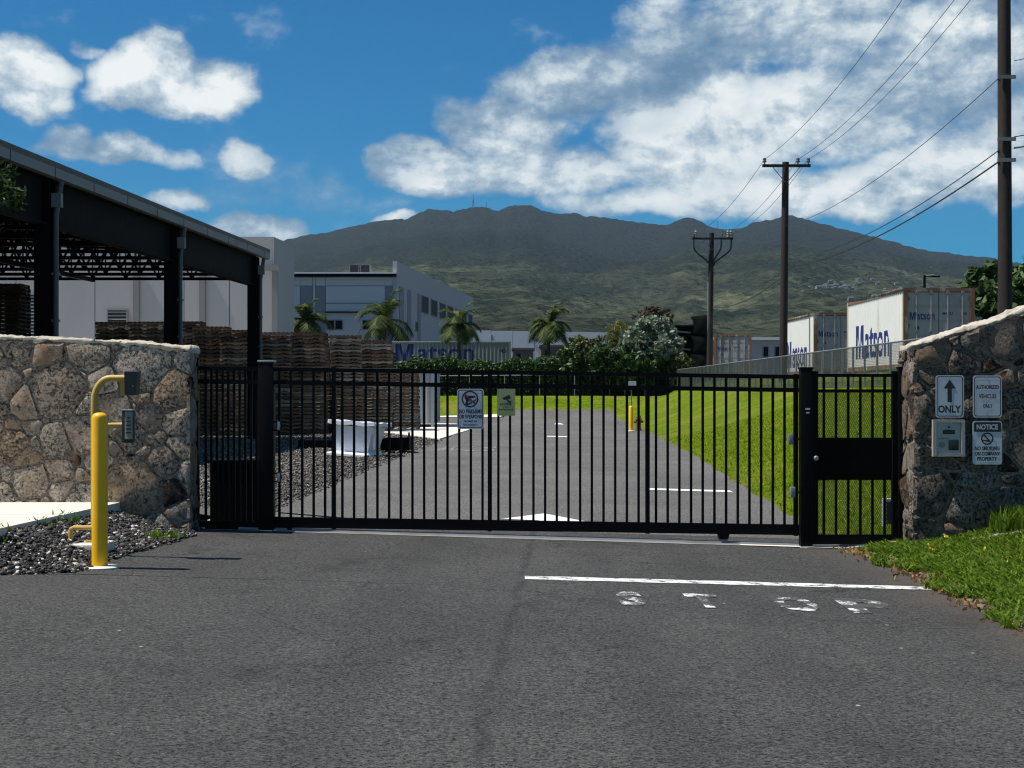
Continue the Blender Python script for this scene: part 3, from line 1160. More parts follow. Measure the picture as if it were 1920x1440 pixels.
def stone_face(parent, O, U, W, N, width, ztop, zbot, cell, gap, mat, seed, proud=.035, edge=(-.01, -.01)):
    rd = random.Random(seed)
    O, U, W, N = Vector(O), Vector(U), Vector(W), Vector(N)
    seeds = []
    zmax = max(ztop(width * i / 8) for i in range(9))
    tries = 0
    while tries < 9000:
        tries += 1
        u, z = rd.uniform(-.05, width + .05), rd.uniform(zbot(0) - .1, zmax)
        if z > ztop(clamp(u, 0, width)) - .04:
            continue
        r = cell * rd.choice((.55, .72, .85, 1.0, 1.0, 1.2))
        if all((u - a) ** 2 + ((z - b) * 1.15) ** 2 > ((r + c) / 2) ** 2 for a, b, c in seeds):
            seeds.append((u, z, r))
    cnt = 0
    for (u, z, r) in seeds:
        poly = [(u - 1, z - 1), (u + 1, z - 1), (u + 1, z + 1), (u - 1, z + 1)]
        poly = clip_half(poly, -1, 0, edge[0])
        poly = clip_half(poly, 1, 0, width + edge[1])
        for (a, b, c) in seeds:
            if (a, b) == (u, z) or abs(a - u) > 1.4 or abs(b - z) > 1.4:
                continue
            dx, dy = a - u, b - z
            L = math.hypot(dx, dy)
            nx, ny = dx / L, dy / L
            t = L / 2 + (r * r - c * c) / (2 * L)
            poly = clip_half(poly, nx, ny, nx * u + ny * z + t - gap * rd.uniform(.3, .75))
            if len(poly) < 3:
                break
        if len(poly) < 3:
            continue
        s = (ztop(clamp(u + .05, 0, width)) - ztop(clamp(u - .05, 0, width))) / .1
        L = math.hypot(s, 1)
        poly = clip_half(poly, -s / L, 1 / L, (-s * u + ztop(clamp(u, 0, width)) - gap * .2) / L)
        zb = zbot(u)
        poly = clip_half(poly, 0, -1, -(zb + .01))
        if len(poly) < 3:
            continue
        area = abs(sum(a[0] * b[1] - b[0] * a[1] for a, b in zip(poly, poly[1:] + poly[:1]))) / 2
        if area < .0015:
            continue
        # drop tiny edges, round the corners
        q = [p for i, p in enumerate(poly) if math.hypot(p[0] - poly[i - 1][0], p[1] - poly[i - 1][1]) > .02]
        if len(q) < 3:
            continue
        if len(q) <= 6:
            q = chaikin(q, .13)
        cx, cy = sum(p[0] for p in q) / len(q), sum(p[1] for p in q) / len(q)
        q = [(lerp(cx, p[0], rd.uniform(.93, 1.03)), lerp(cy, p[1], rd.uniform(.93, 1.03))) for p in q]
        n = len(q)
        hgt = proud * rd.uniform(.45, 1.5)
        k2 = rd.uniform(.7, .86)
        tx, ty = rd.gauss(0, .05), rd.gauss(0, .06)
        vs = [O + U * p[0] + W * p[1] - N * .02 for p in q]
        vs += [O + U * p[0] + W * p[1] + N * max(.004, hgt * rd.uniform(.35, .9)) for p in q]
        vs += [O + U * lerp(cx, p[0], k2) + W * lerp(cy, p[1], k2) + N * max(.012, hgt * rd.uniform(.75, 1.15) + tx * (p[0] - cx) + ty * (p[1] - cy)) for p in q]
        vs.append(O + U * cx + W * cy + N * max(.014, hgt * rd.uniform(.8, 1.25)))
        fs = []
        for i in range(n):
            j = (i + 1) % n
            fs += [(i, j, n + j, n + i), (n + i, n + j, 2 * n + j, 2 * n + i), (2 * n + i, 2 * n + j, 3 * n)]
        mb = MB().add(vs, fs)
        mb.build('stone', mat, parent, smooth='auto')
        cnt += 1
    return cnt


def coping(parent, x0, x1, y0, y1, ztop, mat, seed, rise=1.0, name='coping'):
    """ragged cement topping: thin lip over the front edge, broken by the stones"""
    mb = MB()
    nx = int((x1 - x0) / .018)
    prof = [(.02, -.050), (-.004, -.026), (-.020, -.012), (-.016, .0), (-.004, .008), (.03, .014), (.18, .018), (.5, .02), (.82, .018), (.97, .012), (1.02, -.01), (1.0, -.05)]
    for i in range(nx + 1):
        x = lerp(x0, x1, i / nx)
        for k, (a, b) in enumerate(prof):
            yy = y0 + (a if k < 6 else a * (y1 - y0))
            n1 = mnoise.fractal((x * 2.6, k * .35, seed), .7, 2.2, 5)
            n2 = mnoise.fractal((x * 11.0, k * 1.1, seed + 9), .7, 2.3, 4)
            n3 = mnoise.noise((x * 5.0, 0, seed + 4))
            low = (-.05 * max(0, n3) - .03 * max(0, n1)) if k < 2 else (-.02 * max(0, n3) if k == 2 else 0)
            mb.v.append((x, yy + .020 * n2 + (.018 * n1 if k < 7 else 0), ztop(x) + (b + .020 * n1 + .016 * n2) * rise + low))
    w = len(prof)
    for i in range(nx):
        for k in range(w - 1):
            a = i * w + k
            mb.f.append((a, a + w, a + w + 1, a + 1))
    mb.f.append(tuple(range(w)))
    mb.f.append(tuple(nx * w + k for k in reversed(range(w))))
    return mb.build(name, mat, parent, smooth=True)


LW0, LW1, LWY, LWT = -7.2, -3.46, 16.0, .48
LTOP = [(-9, 2.30), (xat(0, 16), 2.215), (xat(100, 16), 2.19), (xat(200, 16), 2.165), (xat(300, 16), 2.125), (xat(350, 16), 2.095), (-2, 2.09)]
lw = thing('stone_wall', 'tan and brown field stone wall with pale coping behind the yellow bollard', 'stone wall', ((LW0 + LW1) / 2, LWY + .2, 0))
lt = lambda x: interp(LTOP, x) - .02
core = [(LW0, 0.0), (LW1, 0.0)] + [(x, lt(x) - .02) for x in reversed(arange(LW0, LW1, .3))]
MB().prism(core, (0, LWY, 0), (1, 0, 0), (0, 0, 1), (0, 1, 0), LWT).build('mortar_core', MAT['mortar'], lw)
stone_face(lw, (LW0, LWY, 0), (1, 0, 0), (0, 0, 1), (0, -1, 0), LW1 - LW0, lambda u: lt(LW0 + u) - .035, lambda u: .06, .31, .022, MAT['stone_l'], 5, .017, (0, .025))
stone_face(lw, (LW1, LWY, 0), (0, 1, 0), (0, 0, 1), (1, 0, 0), LWT, lambda u: lt(LW1) - .03, lambda u: .06, .34, .03, MAT['stone_l'], 8, .02, (.02, 0))
coping(lw, LW0, LW1 + .02, LWY, LWY + LWT, lt, MAT['coping'], 1.3)

RW0, RW1, RWY, RWT = 4.275, 7.6, 15.85, .55
RTOP = [(4.0, 2.05), (4.24, 2.10), (4.42, 2.16), (xat(1780, RWY), 2.235), (xat(1830, RWY), 2.325), (xat(1870, RWY), 2.385), (xat(1920, RWY), 2.49), (6.3, 2.85), (7.0, 3.0), (9, 3.05)]
rw = thing('stone_wall', 'dark grey rubble stone wall with a rising top carrying the driveway signs', 'stone wall', ((RW0 + RW1) / 2, RWY + .2, -.1))
rt = lambda x: interp(RTOP, x) - .02
core = [(RW0, -.35), (RW1, -.35)] + [(x, rt(x) - .02) for x in reversed(arange(RW0, RW1, .2))]
MB().prism(core, (0, RWY, 0), (1, 0, 0), (0, 0, 1), (0, 1, 0), RWT).build('mortar_core', MAT['mortar'], rw)
stone_face(rw, (RW0, RWY, 0), (1, 0, 0), (0, 0, 1), (0, -1, 0), RW1 - RW0, lambda u: rt(RW0 + u) - .035, lambda u: -.30, .25, .024, MAT['stone_r'], 17, .034, (.02, 0))
stone_face(rw, (RW0, RWY + RWT, 0), (0, -1, 0), (0, 0, 1), (-1, 0, 0), RWT, lambda u: rt(RW0) - .03, lambda u: -.25, .26, .035, MAT['stone_r'], 21, .032, (0, .02))
coping(rw, RW0 - .015, RW1, RWY, RWY + RWT, rt, MAT['coping'], 4.4, 1.15)


# ================================================================== GATE
GY = 16.4
gx = lambda p: xat(p, GY)
gz = lambda p: zat(p, GY)
slope = lambda px: (px - 510) * 14.5 / 985.0          # the rails fall to the right with the ground


def rail(px0, px1, y0, y1, dep, yc=GY):
    """sloping rail between two photo columns, y0..y1 rows at the left gate post"""
    a0, a1 = y0 + slope(px0), y0 + slope(px1)
    b0, b1 = y1 + slope(px0), y1 + slope(px1)
    return MB().hexa([(gx(px0), yc - dep / 2, gz(b0)), (gx(px1), yc - dep / 2, gz(b1)), (gx(px1), yc + dep / 2, gz(b1)), (gx(px0), yc + dep / 2, gz(b0)),
                      (gx(px0), yc - dep / 2, gz(a0)), (gx(px1), yc - dep / 2, gz(a1)), (gx(px1), yc + dep / 2, gz(a1)), (gx(px0), yc + dep / 2, gz(a0))])


def upright(px, w, y0, y1, dep, yc=GY, sl=True):
    s = slope(px) if sl else 0
    return MB().box(gx(px) - w / 2, gx(px) + w / 2, yc - dep / 2, yc + dep / 2, gz(y1 + s), gz(y0 + s))


gate = thing('sliding_gate', 'long black steel sliding gate of slim vertical pickets across the driveway', 'gate', (gx(1005), GY, g(gx(1005), GY)))
rail(508, 1500, 688.5, 696, .05).build('top_rail', MAT['black'], gate)
rail(508, 1500, 713, 721, .045).build('middle_rail', MAT['black'], gate)
rail(508, 1500, 969, 988.5, .06).build('bottom_rail', MAT['black'], gate)
for px in (626, 918.5, 1214, 1492):
    upright(px, .046, 687, 990, .056).build('stile', MAT['black'], gate)
xs = [524 + 21.4 * k for k in range(5)]
for a in (626, 918.5, 1214):
    xs += [a + 16 + 21.9 * k for k in range(13)]
for px in xs:
    if px < 1486:
        upright(px, .0265, 695, 970, .0265).build('picket', MAT['black'], gate)
wx = gx(1356)
wz = g(wx, GY) + .085
wheel = MB()
for r, y in ((.07, -.022), (.07, -.012), (.055, 0), (.07, .012), (.07, .022)):
    pass
wheel.tube([(wx, GY - .024, wz), (wx, GY - .012, wz), (wx, GY, wz), (wx, GY + .012, wz), (wx, GY + .024, wz)], [.062, .062, .050, .062, .062], 20)
wo = wheel.build('wheel', MAT['greysteel'], gate)
MB().tube([(wx, GY - .035, wz), (wx, GY + .035, wz)], .012, 8).build('axle', MAT['steel'], wo)
wb = MB()
for s in (-1, 1):
    wb.prism([(-.10, .10), (.10, .10), (.04, -.03), (-.04, -.03)], (wx, GY + s * .034 - .003, wz), (1, 0, 0), (0, 0, 1), (0, 1, 0), .006)
wb.build('wheel_bracket', MAT['black'], gate)
MB().bar((gx(520), GY + .06, gz(962)), (gx(690), GY + .06, gz(976)), .012).build('drive_chain', MAT['blackrough'], gate)
MB().cbox((gx(544), GY - .01, gz(993)), (.05, .05, .05)).build('stop_lug', MAT['black'], gate)


def gate_post(px0, px1, ytop, label, yc=GY, capmat='black'):
    x0, x1 = gx(px0), gx(px1)
    xc, w = (x0 + x1) / 2, x1 - x0
    z0, z1 = g(xc, yc) - .05, gz(ytop)
    t = thing('gate_post', label, 'gate post', (xc, yc, g(xc, yc)))
    MB().cbox((xc, yc, (z0 + z1) / 2), (w, w, z1 - z0), bev=.006).build('post', MAT['black'], t, smooth='auto')
    MB().cbox((xc, yc, z1 + .008), (w + .016, w + .016, .022), bev=.005).build('cap', MAT[capmat], t, smooth='auto')
    p = MB()
    k = [(math.cos(a) * (.14 + .03 * math.sin(3 * a)), math.sin(a) * .10) for a in np.linspace(0, 2 * PI, 12, endpoint=False)]
    p.prism(k, (xc, yc, g(xc, yc) - .01), (1, 0, 0), (0, 1, 0), (0, 0, 1), .022)
    p.build('concrete_footing', MAT['concrete'], t)
    return t, xc, w


pL, xL, wL = gate_post(487, 515, 679, 'thick black post with a pale cap at the left end of the sliding gate', GY - .02, 'aluminium')
pR, xR_, wR = gate_post(1497, 1519, 692, 'black post between the sliding gate and the pedestrian gate', GY - .08)
pF, xF, wF = gate_post(1680, 1698.5, 691, 'black hinge post of the pedestrian gate against the right stone wall', GY - .08)
pW, xW, wW = gate_post(357, 373, 674, 'slim black post against the end of the left stone wall', GY)
# guide rollers and keepers on the posts
for py in (798, 894):
    MB().cbox((gx(525), GY - .07, gz(py)), (.035, .05, .10), bev=.012).build('guide_roller', MAT['steel'], pL, smooth='auto')
    MB().tube([(gx(513), GY - .05, gz(py - 7)), (gx(527), GY - .08, gz(py - 8)), (gx(530), GY - .08, gz(py)), (gx(527), GY - .08, gz(py + 9)), (gx(513), GY - .05, gz(py + 8))], .009, 6).build('roller_bracket', MAT['black'], pL)
for px, py in ((1480, 823), (1484, 922)):
    MB().cbox((gx(px), GY - .07, gz(py)), (.055, .06, .115), bev=.008).build('latch_keeper', MAT['greysteel'], pR, smooth='auto')
    MB().bar((gx(px), GY - .07, gz(py)), (gx(1500), GY - .08, gz(py)), .02).build('keeper_arm', MAT['black'], pR)
st = MB()
st.cbox((gx(1509.5), GY - .15, gz(766.5)), (.05, .002, .018))
st.cbox((gx(1509.5), GY - .15, gz(773.5)), (.036, .002, .014))
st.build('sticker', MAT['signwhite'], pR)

# fixed fence panel on the left with the gate operator behind it
fp = thing('fence_panel', 'narrow black picket fence panel between the left stone wall and the gate post', 'fence', (gx(430), GY, g(gx(430), GY)))
rail(372, 489, 688.5, 696, .045).build('top_rail', MAT['black'], fp)
rail(372, 489, 713, 721, .045).build('middle_rail', MAT['black'], fp)
rail(372, 489, 978, 993, .05).build('bottom_rail', MAT['black'], fp)
for k in range(10):
    upright(386 + 10.6 * k, .0265, 695, 980, .0265).build('picket', MAT['black'], fp)
op = thing('gate_operator', 'black box of the gate motor behind the left fence panel', 'gate motor', (-3.13, 17.1, g(-3.13, 17.1)))
oz = g(-3.13, 17.1)
MB().cbox((-3.13, 17.1, oz + .36), (.58, .42, .70), bev=.02).build('housing', MAT['blackrough'], op, smooth='auto')
MB().cbox((-3.13, 17.1, oz + .725), (.63, .47, .03), bev=.01).build('lid', MAT['blackrough'], op, smooth='auto')
MB().cbox((-3.13, 17.1, oz + .01), (.72, .55, .06)).build('base_slab', MAT['concrete_grey'], op)
MB().cbox((-3.13, 16.885, oz + .36), (.46, .012, .52)).build('door', MAT['black'], op)

# pedestrian gate
PY = GY - .06
pg = thing('pedestrian_gate', 'narrow black pedestrian gate with a solid kick plate and diamond mesh', 'gate', (gx(1600), PY, g(gx(1600), PY)))
for a, b in ((1521, 1531), (1669.5, 1679)):
    MB().box(gx(a), gx(b), PY - .03, PY + .03, gz(1019), gz(696)).build('stile', MAT['black'], pg)
for a, b, n in ((701, 707, 'top_rail'), (730, 736, 'middle_rail'), (1001, 1019, 'bottom_rail')):
    MB().box(gx(1531), gx(1669.5), PY - .024, PY + .024, gz(b), gz(a)).build(n, MAT['black'], pg)
for px in (1542.5, 1565.3, 1588, 1610.7, 1633.3, 1656):
    MB().box(gx(px) - .013, gx(px) + .013, PY - .012, PY + .012, gz(1001), gz(707)).build('picket', MAT['black'], pg)
MB().cbox((gx(1599), PY - .035, gz(859.5)), (gx(1668) - gx(1530), .008, gz(820) - gz(899)), bev=.002).build('lock_plate', MAT['blackrough'], pg)
MB().lathe((0, 0, 0), [(.0, 0)], 3)
kn = MB()
kn.tube([(gx(1525.5), PY - .03, gz(858)), (gx(1525.5), PY - .06, gz(858)), (gx(1525.5), PY - .065, gz(858)), (gx(1525.5), PY - .085, gz(858)), (gx(1525.5), PY - .095, gz(858))], [.012, .012, .026, .028, .014], 14)
kn.build('knob', MAT['steel'], pg, smooth='auto')


def wire_mesh(x0, x1, z0, z1, yf, pitch, r, mb):
    """diamond wire mesh: straight strands in two directions, yf(x) gives the depth"""
    H = z1 - z0
    n = int((x1 - x0 + H * .55) / pitch) + 1
    for sgn in (1, -1):
        for i in range(n):
            a = x0 - (H * .55 if sgn > 0 else 0) + i * pitch
            p, q = (a, z0), (a + sgn * H * .55, z1)
            (xa, za), (xb, zb) = p, q
            if xa > xb:
                xa, za, xb, zb = xb, zb, xa, za
            if xb <= x0 or xa >= x1:
                continue
            if xa < x0:
                za += (zb - za) * (x0 - xa) / (xb - xa)
                xa = x0
            if xb > x1:
                zb = za + (zb - za) * (x1 - xa) / (xb - xa)
                xb = x1
            mb.tube([(xa, yf(xa) + sgn * r * .6, za), (xb, yf(xb) + sgn * r * .6, zb)], r, 3, False)
    return mb


MAT['meshwire'] = M('vinyl mesh wire', (.045, .05, .042), .5, .3, 20, spec=.4)
wm = MB()
wire_mesh(gx(1531), gx(1669.5), gz(820), gz(736), lambda x: PY + .022, .025, .0034, wm)
wire_mesh(gx(1531), gx(1669.5), gz(1001), gz(899), lambda x: PY + .022, .025, .0034, wm)
tag(wm.build('diamond_mesh', MAT['meshwire'], pg), kind='stuff')
for z in (760, 960):
    MB().tube([(gx(1679.5), PY - .04, gz(z + 9)), (gx(1679.5), PY - .04, gz(z - 9))], .013, 8).build('hinge', MAT['black'], pg)
# white post seen behind the pedestrian gate
MB()
wp = thing('marker_post', 'short white and dark box low behind the pedestrian gate mesh', 'utility box', (xat(1662, 17.6), 17.6, g(xat(1662, 17.6), 17.6)))
bx_, by_ = xat(1663, 17.6), 17.6
MB().cbox((bx_, by_, g(bx_, by_) + .16), (.10, .10, .34), bev=.008).build('body', MAT['signwhite'], wp)
MB().cbox((bx_ + .012, by_ - .053, g(bx_, by_) + .16), (.06, .006, .26)).build('label_plate', MAT['signnavy'], wp)

# ground track of the gate
trk = MB()
for x0, x1 in zip(arange(-3.0, 3.2, .5), arange(-3.0, 3.2, .5)[1:]):
    y = GY - .02
    a, b = g(x0, y), g(x1, y)
    trk.add([(x0, y - .05, a + .004), (x1, y - .05, b + .004), (x1, y - .018, b + .010), (x0, y - .018, a + .010), (x0, y, a + .038), (x1, y, b + .038), (x0, y + .018, a + .010), (x1, y + .018, b + .010)],
            [(0, 1, 2, 3), (3, 2, 5, 4), (4, 5, 7, 6)])
tag(trk.build('gate_track', MAT['greysteel']), 'low steel floor track running along the ground under the sliding gate', 'gate track')
sill = grid_sheet([GY - .135, GY - .085], lambda y: -3.45, lambda y: 3.15, 12, .005)
tag(sill.build('track_sill', MAT['concrete_grey'], origin=(0, 0, 0)), kind='structure')
sill = grid_sheet([GY - .16, GY + .02], lambda y: xat(1385, GY), lambda y: xat(1676, GY), 6, .010)
tag(sill.build('gate_sill', MAT['concrete'], origin=(0, 0, 0)), kind='structure')


# ================================================================== SIGNS
def rrect(w, h, r, n=5):
    out = []
    for cx, cy, a0 in ((w / 2 - r, h / 2 - r, 0), (-w / 2 + r, h / 2 - r, PI / 2), (-w / 2 + r, -h / 2 + r, PI), (w / 2 - r, -h / 2 + r, 1.5 * PI)):
        for k in range(n + 1):
            a = a0 + PI / 2 * k / n
            out.append((cx + r * math.cos(a), cy + r * math.sin(a)))
    return out


UX, UZ = Vector((1, 0, 0)), Vector((0, 0, 1))


class Sign:
    """flat sign facing the camera side, drawn in photo pixels at distance Y"""
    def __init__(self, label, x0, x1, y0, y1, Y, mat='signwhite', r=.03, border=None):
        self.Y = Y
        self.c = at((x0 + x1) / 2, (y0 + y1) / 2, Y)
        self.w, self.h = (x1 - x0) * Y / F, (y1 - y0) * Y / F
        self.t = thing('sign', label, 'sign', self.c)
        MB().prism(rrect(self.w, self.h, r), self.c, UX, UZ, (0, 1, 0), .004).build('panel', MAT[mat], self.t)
        if border:
            a, b = rrect(self.w - .024, self.h - .024, r * .8), rrect(self.w - .040, self.h - .040, r * .65)
            n = len(a)
            o = self.c - Vector((0, .002, 0))
            mb = MB()
            mb.add([o + UX * p[0] + UZ * p[1] for p in a + b], [(i, (i + 1) % n, n + (i + 1) % n, n + i) for i in range(n)])
            mb.build('border', MAT[border], self.t)

    def o(self, d=.003):
        return self.c - Vector((0, d, 0))

    def text(self, s, x0, x1, y0, y1, mat='signblack', bold=.02, d=.003):
        p = at(x0, y1, self.Y)
        p.y -= d
        MB().text(s, p, UX, UZ, (x1 - x0) * self.Y / F, (y1 - y0) * self.Y / F, bold).build('lettering', MAT[mat], self.t)

    def poly(self, pts, mat='signblack', name='symbol', d=.003):
        vs = []
        for x, y in pts:
            p = at(x, y, self.Y)
            p.y -= d
            vs.append(p)
        return MB().add(vs, [tuple(range(len(vs)))]).build(name, MAT[mat], self.t)

    def ring(self, x, y, r0, r1, mat, d=.004):
        p = at(x, y, self.Y)
        p.y -= d
        return MB().ring(p, UX, UZ, r0 * self.Y / F, r1 * self.Y / F).build('ring', MAT[mat], self.t)

    def bolts(self, *pp):
        for x, y in pp:
            p = at(x, y, self.Y)
            MB().tube([(p.x, p.y - .001, p.z), (p.x, p.y - .006, p.z)], .007, 8).build('bolt', MAT['steel'], self.t)


SY = RWY - .078
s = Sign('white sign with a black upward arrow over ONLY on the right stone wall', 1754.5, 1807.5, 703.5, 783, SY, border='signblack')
s.poly([(1780.5, 712), (1792, 728.5), (1784.5, 728.5), (1784.5, 754), (1776.5, 754), (1776.5, 728.5), (1769, 728.5)], name='arrow')
s.text('ONLY', 1759, 1802, 760, 774, bold=.035)
s.bolts((1781, 709.5), (1781, 777.5))
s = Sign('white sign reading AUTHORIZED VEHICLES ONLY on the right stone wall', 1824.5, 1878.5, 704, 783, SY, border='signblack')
s.text('AUTHORIZED', 1830, 1873, 722, 729.5, bold=.03)
s.text('VEHICLES', 1835, 1868, 739, 747, bold=.03)
s.text('ONLY', 1843, 1861, 757.5, 765, bold=.03)
s.bolts((1851, 709.5), (1851, 776))
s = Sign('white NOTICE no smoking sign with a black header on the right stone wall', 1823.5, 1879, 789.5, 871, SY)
s.poly([(1826, 793), (1829, 791.5), (1874, 791.5), (1877, 793), (1877, 809.5), (1826, 809.5)], name='header')
s.text('NOTICE', 1831, 1871, 795.5, 805.5, 'signwhite', .03, .005)
s.ring(1851, 822.5, 9.2, 11.6, 'signblack')
s.poly([(1843.2, 815), (1845, 813.2), (1859, 830), (1857.2, 831.8)], name='slash', d=.0045)
s.poly([(1843, 824), (1856, 826.4), (1855.6, 829), (1842.6, 826.5)], name='cigarette', d=.0035)
s.text('NO SMOKING', 1827.5, 1874, 837, 844.5, bold=.03)
s.text('ON COMPANY', 1827.5, 1875, 847, 854.5, bold=.03)
s.text('PROPERTY', 1832, 1869.5, 856.5, 864, bold=.03)

# intercom in its recessed box
ic = thing('intercom', 'grey metal intercom panel in a rough framed box on the right stone wall', 'intercom', at(1779, 821, SY))
c = at(1779, 821.5, SY)
w, h = 60 * SY / F, 69 * SY / F
fr_ = MB()
for a, b, cc, d_ in ((-w / 2, -w / 2 + .035, -h / 2, h / 2), (w / 2 - .035, w / 2, -h / 2, h / 2)):
    fr_.box(c.x + a, c.x + b, SY - .012, SY + .10, c.z + cc, c.z + d_)
fr_.box(c.x - w / 2 + .035, c.x + w / 2 - .035, SY - .010, SY + .10, c.z + h / 2 - .03, c.z + h / 2)
fr_.box(c.x - w / 2 + .035, c.x + w / 2 - .035, SY - .010, SY + .10, c.z - h / 2, c.z - h / 2 + .03)
fr_.build('frame', MAT['concrete_grey'], ic)
MB().cbox((c.x, SY + .035, c.z), (w - .07, .03, h - .06)).build('face_plate', MAT['aluminium'], ic)
p = at(1780, 810, SY)
MB().cbox((p.x, SY + .015, p.z), (.125, .014, .045), bev=.004).build('display', MAT['darkplastic'], ic)
p = at(1789, 834.5, SY)
MB().cbox((p.x, SY + .010, p.z), (.10, .026, .11), bev=.010).build('card_reader', MAT['darkplastic'], ic, smooth='auto')
p = at(1767.5, 834, SY)
MB().tube([(p.x, SY + .019, p.z), (p.x, SY + .012, p.z)], .032, 20).build('speaker_grille', MAT['keypad'], ic)
p = at(1770, 822, SY)
MB().cbox((p.x, SY + .016, p.z), (.10, .01, .016)).build('button_row', MAT['keypad'], ic)
p = at(1780, 801, SY)
MB().tube([(p.x, SY + .02, p.z), (p.x, SY + .010, p.z)], .012, 12).build('lens', MAT['darkplastic'], ic)

# signs hung on the gate
NY = GY - .036
s = Sign('white no firearms sign with a crossed out pistol on the sliding gate', 857, 907.3, 729, 804.3, NY, border='signnavy')
s.ring(881.3, 748.3, 13.0, 15.8, 'signnavy')
s.poly([(871, 741.5), (891, 742), (891.5, 745), (882, 747), (882, 751), (878.5, 752.5), (877, 759), (872, 759.5), (873.5, 750), (871, 747)], 'signblack', 'pistol')
s.poly([(869.8, 740), (872, 737.8), (893, 757), (890.8, 759.2)], 'signred', 'slash', .0045)
s.poly([(876, 761), (875, 758.5), (893, 748), (894, 750)], 'signblack', 'barrel', .0038)
s.text('NO FIREARMS', 861, 903.5, 767.5, 775.5, 'signnavy', .03)
s.text('OR WEAPONS', 861, 903.5, 777.5, 785, 'signnavy', .03)
s.text('ALLOWED ON', 870, 894, 788, 791.5, 'signnavy', .02)
s.text('THIS PROPERTY', 868, 896, 795, 798.5, 'signnavy', .02)
s = Sign('yellowed video surveillance sign with a camera symbol on the sliding gate', 932, 966.3, 729, 779.5, NY, 'signyellow', .008)
s.poly([(942, 746), (955, 740.5), (957.5, 745.5), (957, 747.5), (944.5, 750)], name='camera_body')
s.poly([(948.5, 749), (952, 748.5), (956, 752.5), (957.5, 751.5), (958, 756), (953.5, 754.5)], name='camera_arm')
s.text('24 HOUR', 937.5, 959.5, 755.5, 760, bold=.03)
s.text('VIDEO', 943, 955, 762, 764.5, bold=.02)
s.text('SURVEILLANCE', 935, 962, 766.5, 769.8, bold=.02)


# ================================================================== BOLLARD AND KEYPAD POST
by, bx = 12.7, xat(187, 12.7)
bz = g(bx, by)
bo = thing('bollard', 'tall bright yellow domed steel bollard beside the left gravel bed', 'bollard', (bx, by, bz))
R = .0665
zt = zat(774, by) - bz
MB().lathe((bx, by, bz), [(R, -.05), (R, zt - .05), (R * .97, zt - .032), (R * .86, zt - .016), (R * .62, zt - .004), (R * .3, zt + .002)], 28).build('pipe', MAT['yellow'], bo, smooth='auto')
MB().lathe((bx, by, bz), [(.165, -.04), (.168, .010), (.15, .016), (R * 1.02, .02)], 26).build('concrete_collar', MAT['concrete'], bo, smooth='auto')

ky, kx = 13.55, xat(176.5, 13.55)
kz = g(kx, ky)
kp = thing('keypad_post', 'faded yellow gooseneck keypad post standing behind the bollard', 'keypad post', (kx, ky, kz))
kpz = lambda py: zat(py, ky)
kpx = lambda px: xat(px, ky)
MB().cbox((xat(149, 13.45), 13.50, .165), (.50, .42, .15), bev=.02).build('concrete_pad', MAT['concrete'], kp, smooth='auto')
pt = [(kx, ky, .22), (kx, ky, kpz(765))]
for k in range(1, 9):
    a = PI / 2 * k / 8
    r = kpz(709) - kpz(752)
    pt.append((kx + r * .72 * (1 - math.cos(a)), ky, kpz(752) + r * math.sin(a)))
pt.append((kpx(240), ky, kpz(709)))
MB().tube(pt, .030, 14).build('gooseneck', MAT['tan_yellow'], kp, smooth='auto')
MB().cbox((kpx(231), ky + .02, kpz(726)), (.06, .02, .15)).build('bracket_plate', MAT['tan_yellow'], kp)
cb = MB()
x0, x1 = kpx(236.5), kpx(261)
cb.hexa([(x0 + .005, ky - .07, kpz(741)), (x1 - .016, ky - .07, kpz(741)), (x1 - .016, ky + .07, kpz(739)), (x0 + .005, ky + .07, kpz(739)), (x0, ky - .07, kpz(697)), (x1, ky - .07, kpz(697)), (x1, ky + .07, kpz(695)), (x0, ky + .07, kpz(695))])
cb.build('camera_hood', MAT['darkplastic'], kp)
MB().tube([(kpx(253), ky - .071, kpz(724)), (kpx(253), ky - .078, kpz(724))], .006, 8).build('indicator', MAT['steel'], kp)
MB().tube([(kx, ky, kpz(797)), (kpx(236), ky, kpz(797))], .026, 12).build('side_arm', MAT['tan_yellow'], kp, smooth='auto')
hs = MB().cbox((kpx(243.5), ky - .05, kpz(798.5)), (.105, .07, .305), rz=-.15, bev=.014).build('keypad_housing', MAT['darkplastic'], kp, smooth='auto')
MB().cbox((kpx(246.0), ky - .088, kpz(797)), (.072, .010, .25), rz=-.15, bev=.004).build('keypad_face', MAT['keypad'], hs)
for i in range(5):
    MB().cbox((kpx(246.0), ky - .096, kpz(783 + 7 * i)), (.046 if i else .02, .008, .012), rz=-.15).build('key_row', MAT['darkplastic'], hs)
MB().cbox((kpx(244.5), ky - .06, kpz(768.5)), (.11, .10, .016), rz=-.15, bev=.005).build('rain_hood', MAT['steel'], hs)
cd = MB().tube([(kx, ky - .02, kpz(989)), (kpx(140), ky - .02, kpz(989)), (kpx(134.5), ky - .02, kpz(992)), (kpx(134), ky - .02, kpz(998)), (kpx(134), ky - .02, .20)], .022, 10)
cd.build('conduit', MAT['tan_yellow'], kp, smooth='auto')
MB().cbox((kpx(172), ky - .05, .245), (.07, .05, .03)).build('base_plate', MAT['tan_yellow'], kp)


# ================================================================== ROAD MARKINGS
def on_ground(pts, name, mat, dz=.004, parent=None):
    mb = MB()
    mb.add([(x, y, g(x, y) + dz) for x, y in pts], [tuple(range(len(pts)))])
    return tag(mb.build(name, mat, origin=(0, 0, 0)), kind='structure')


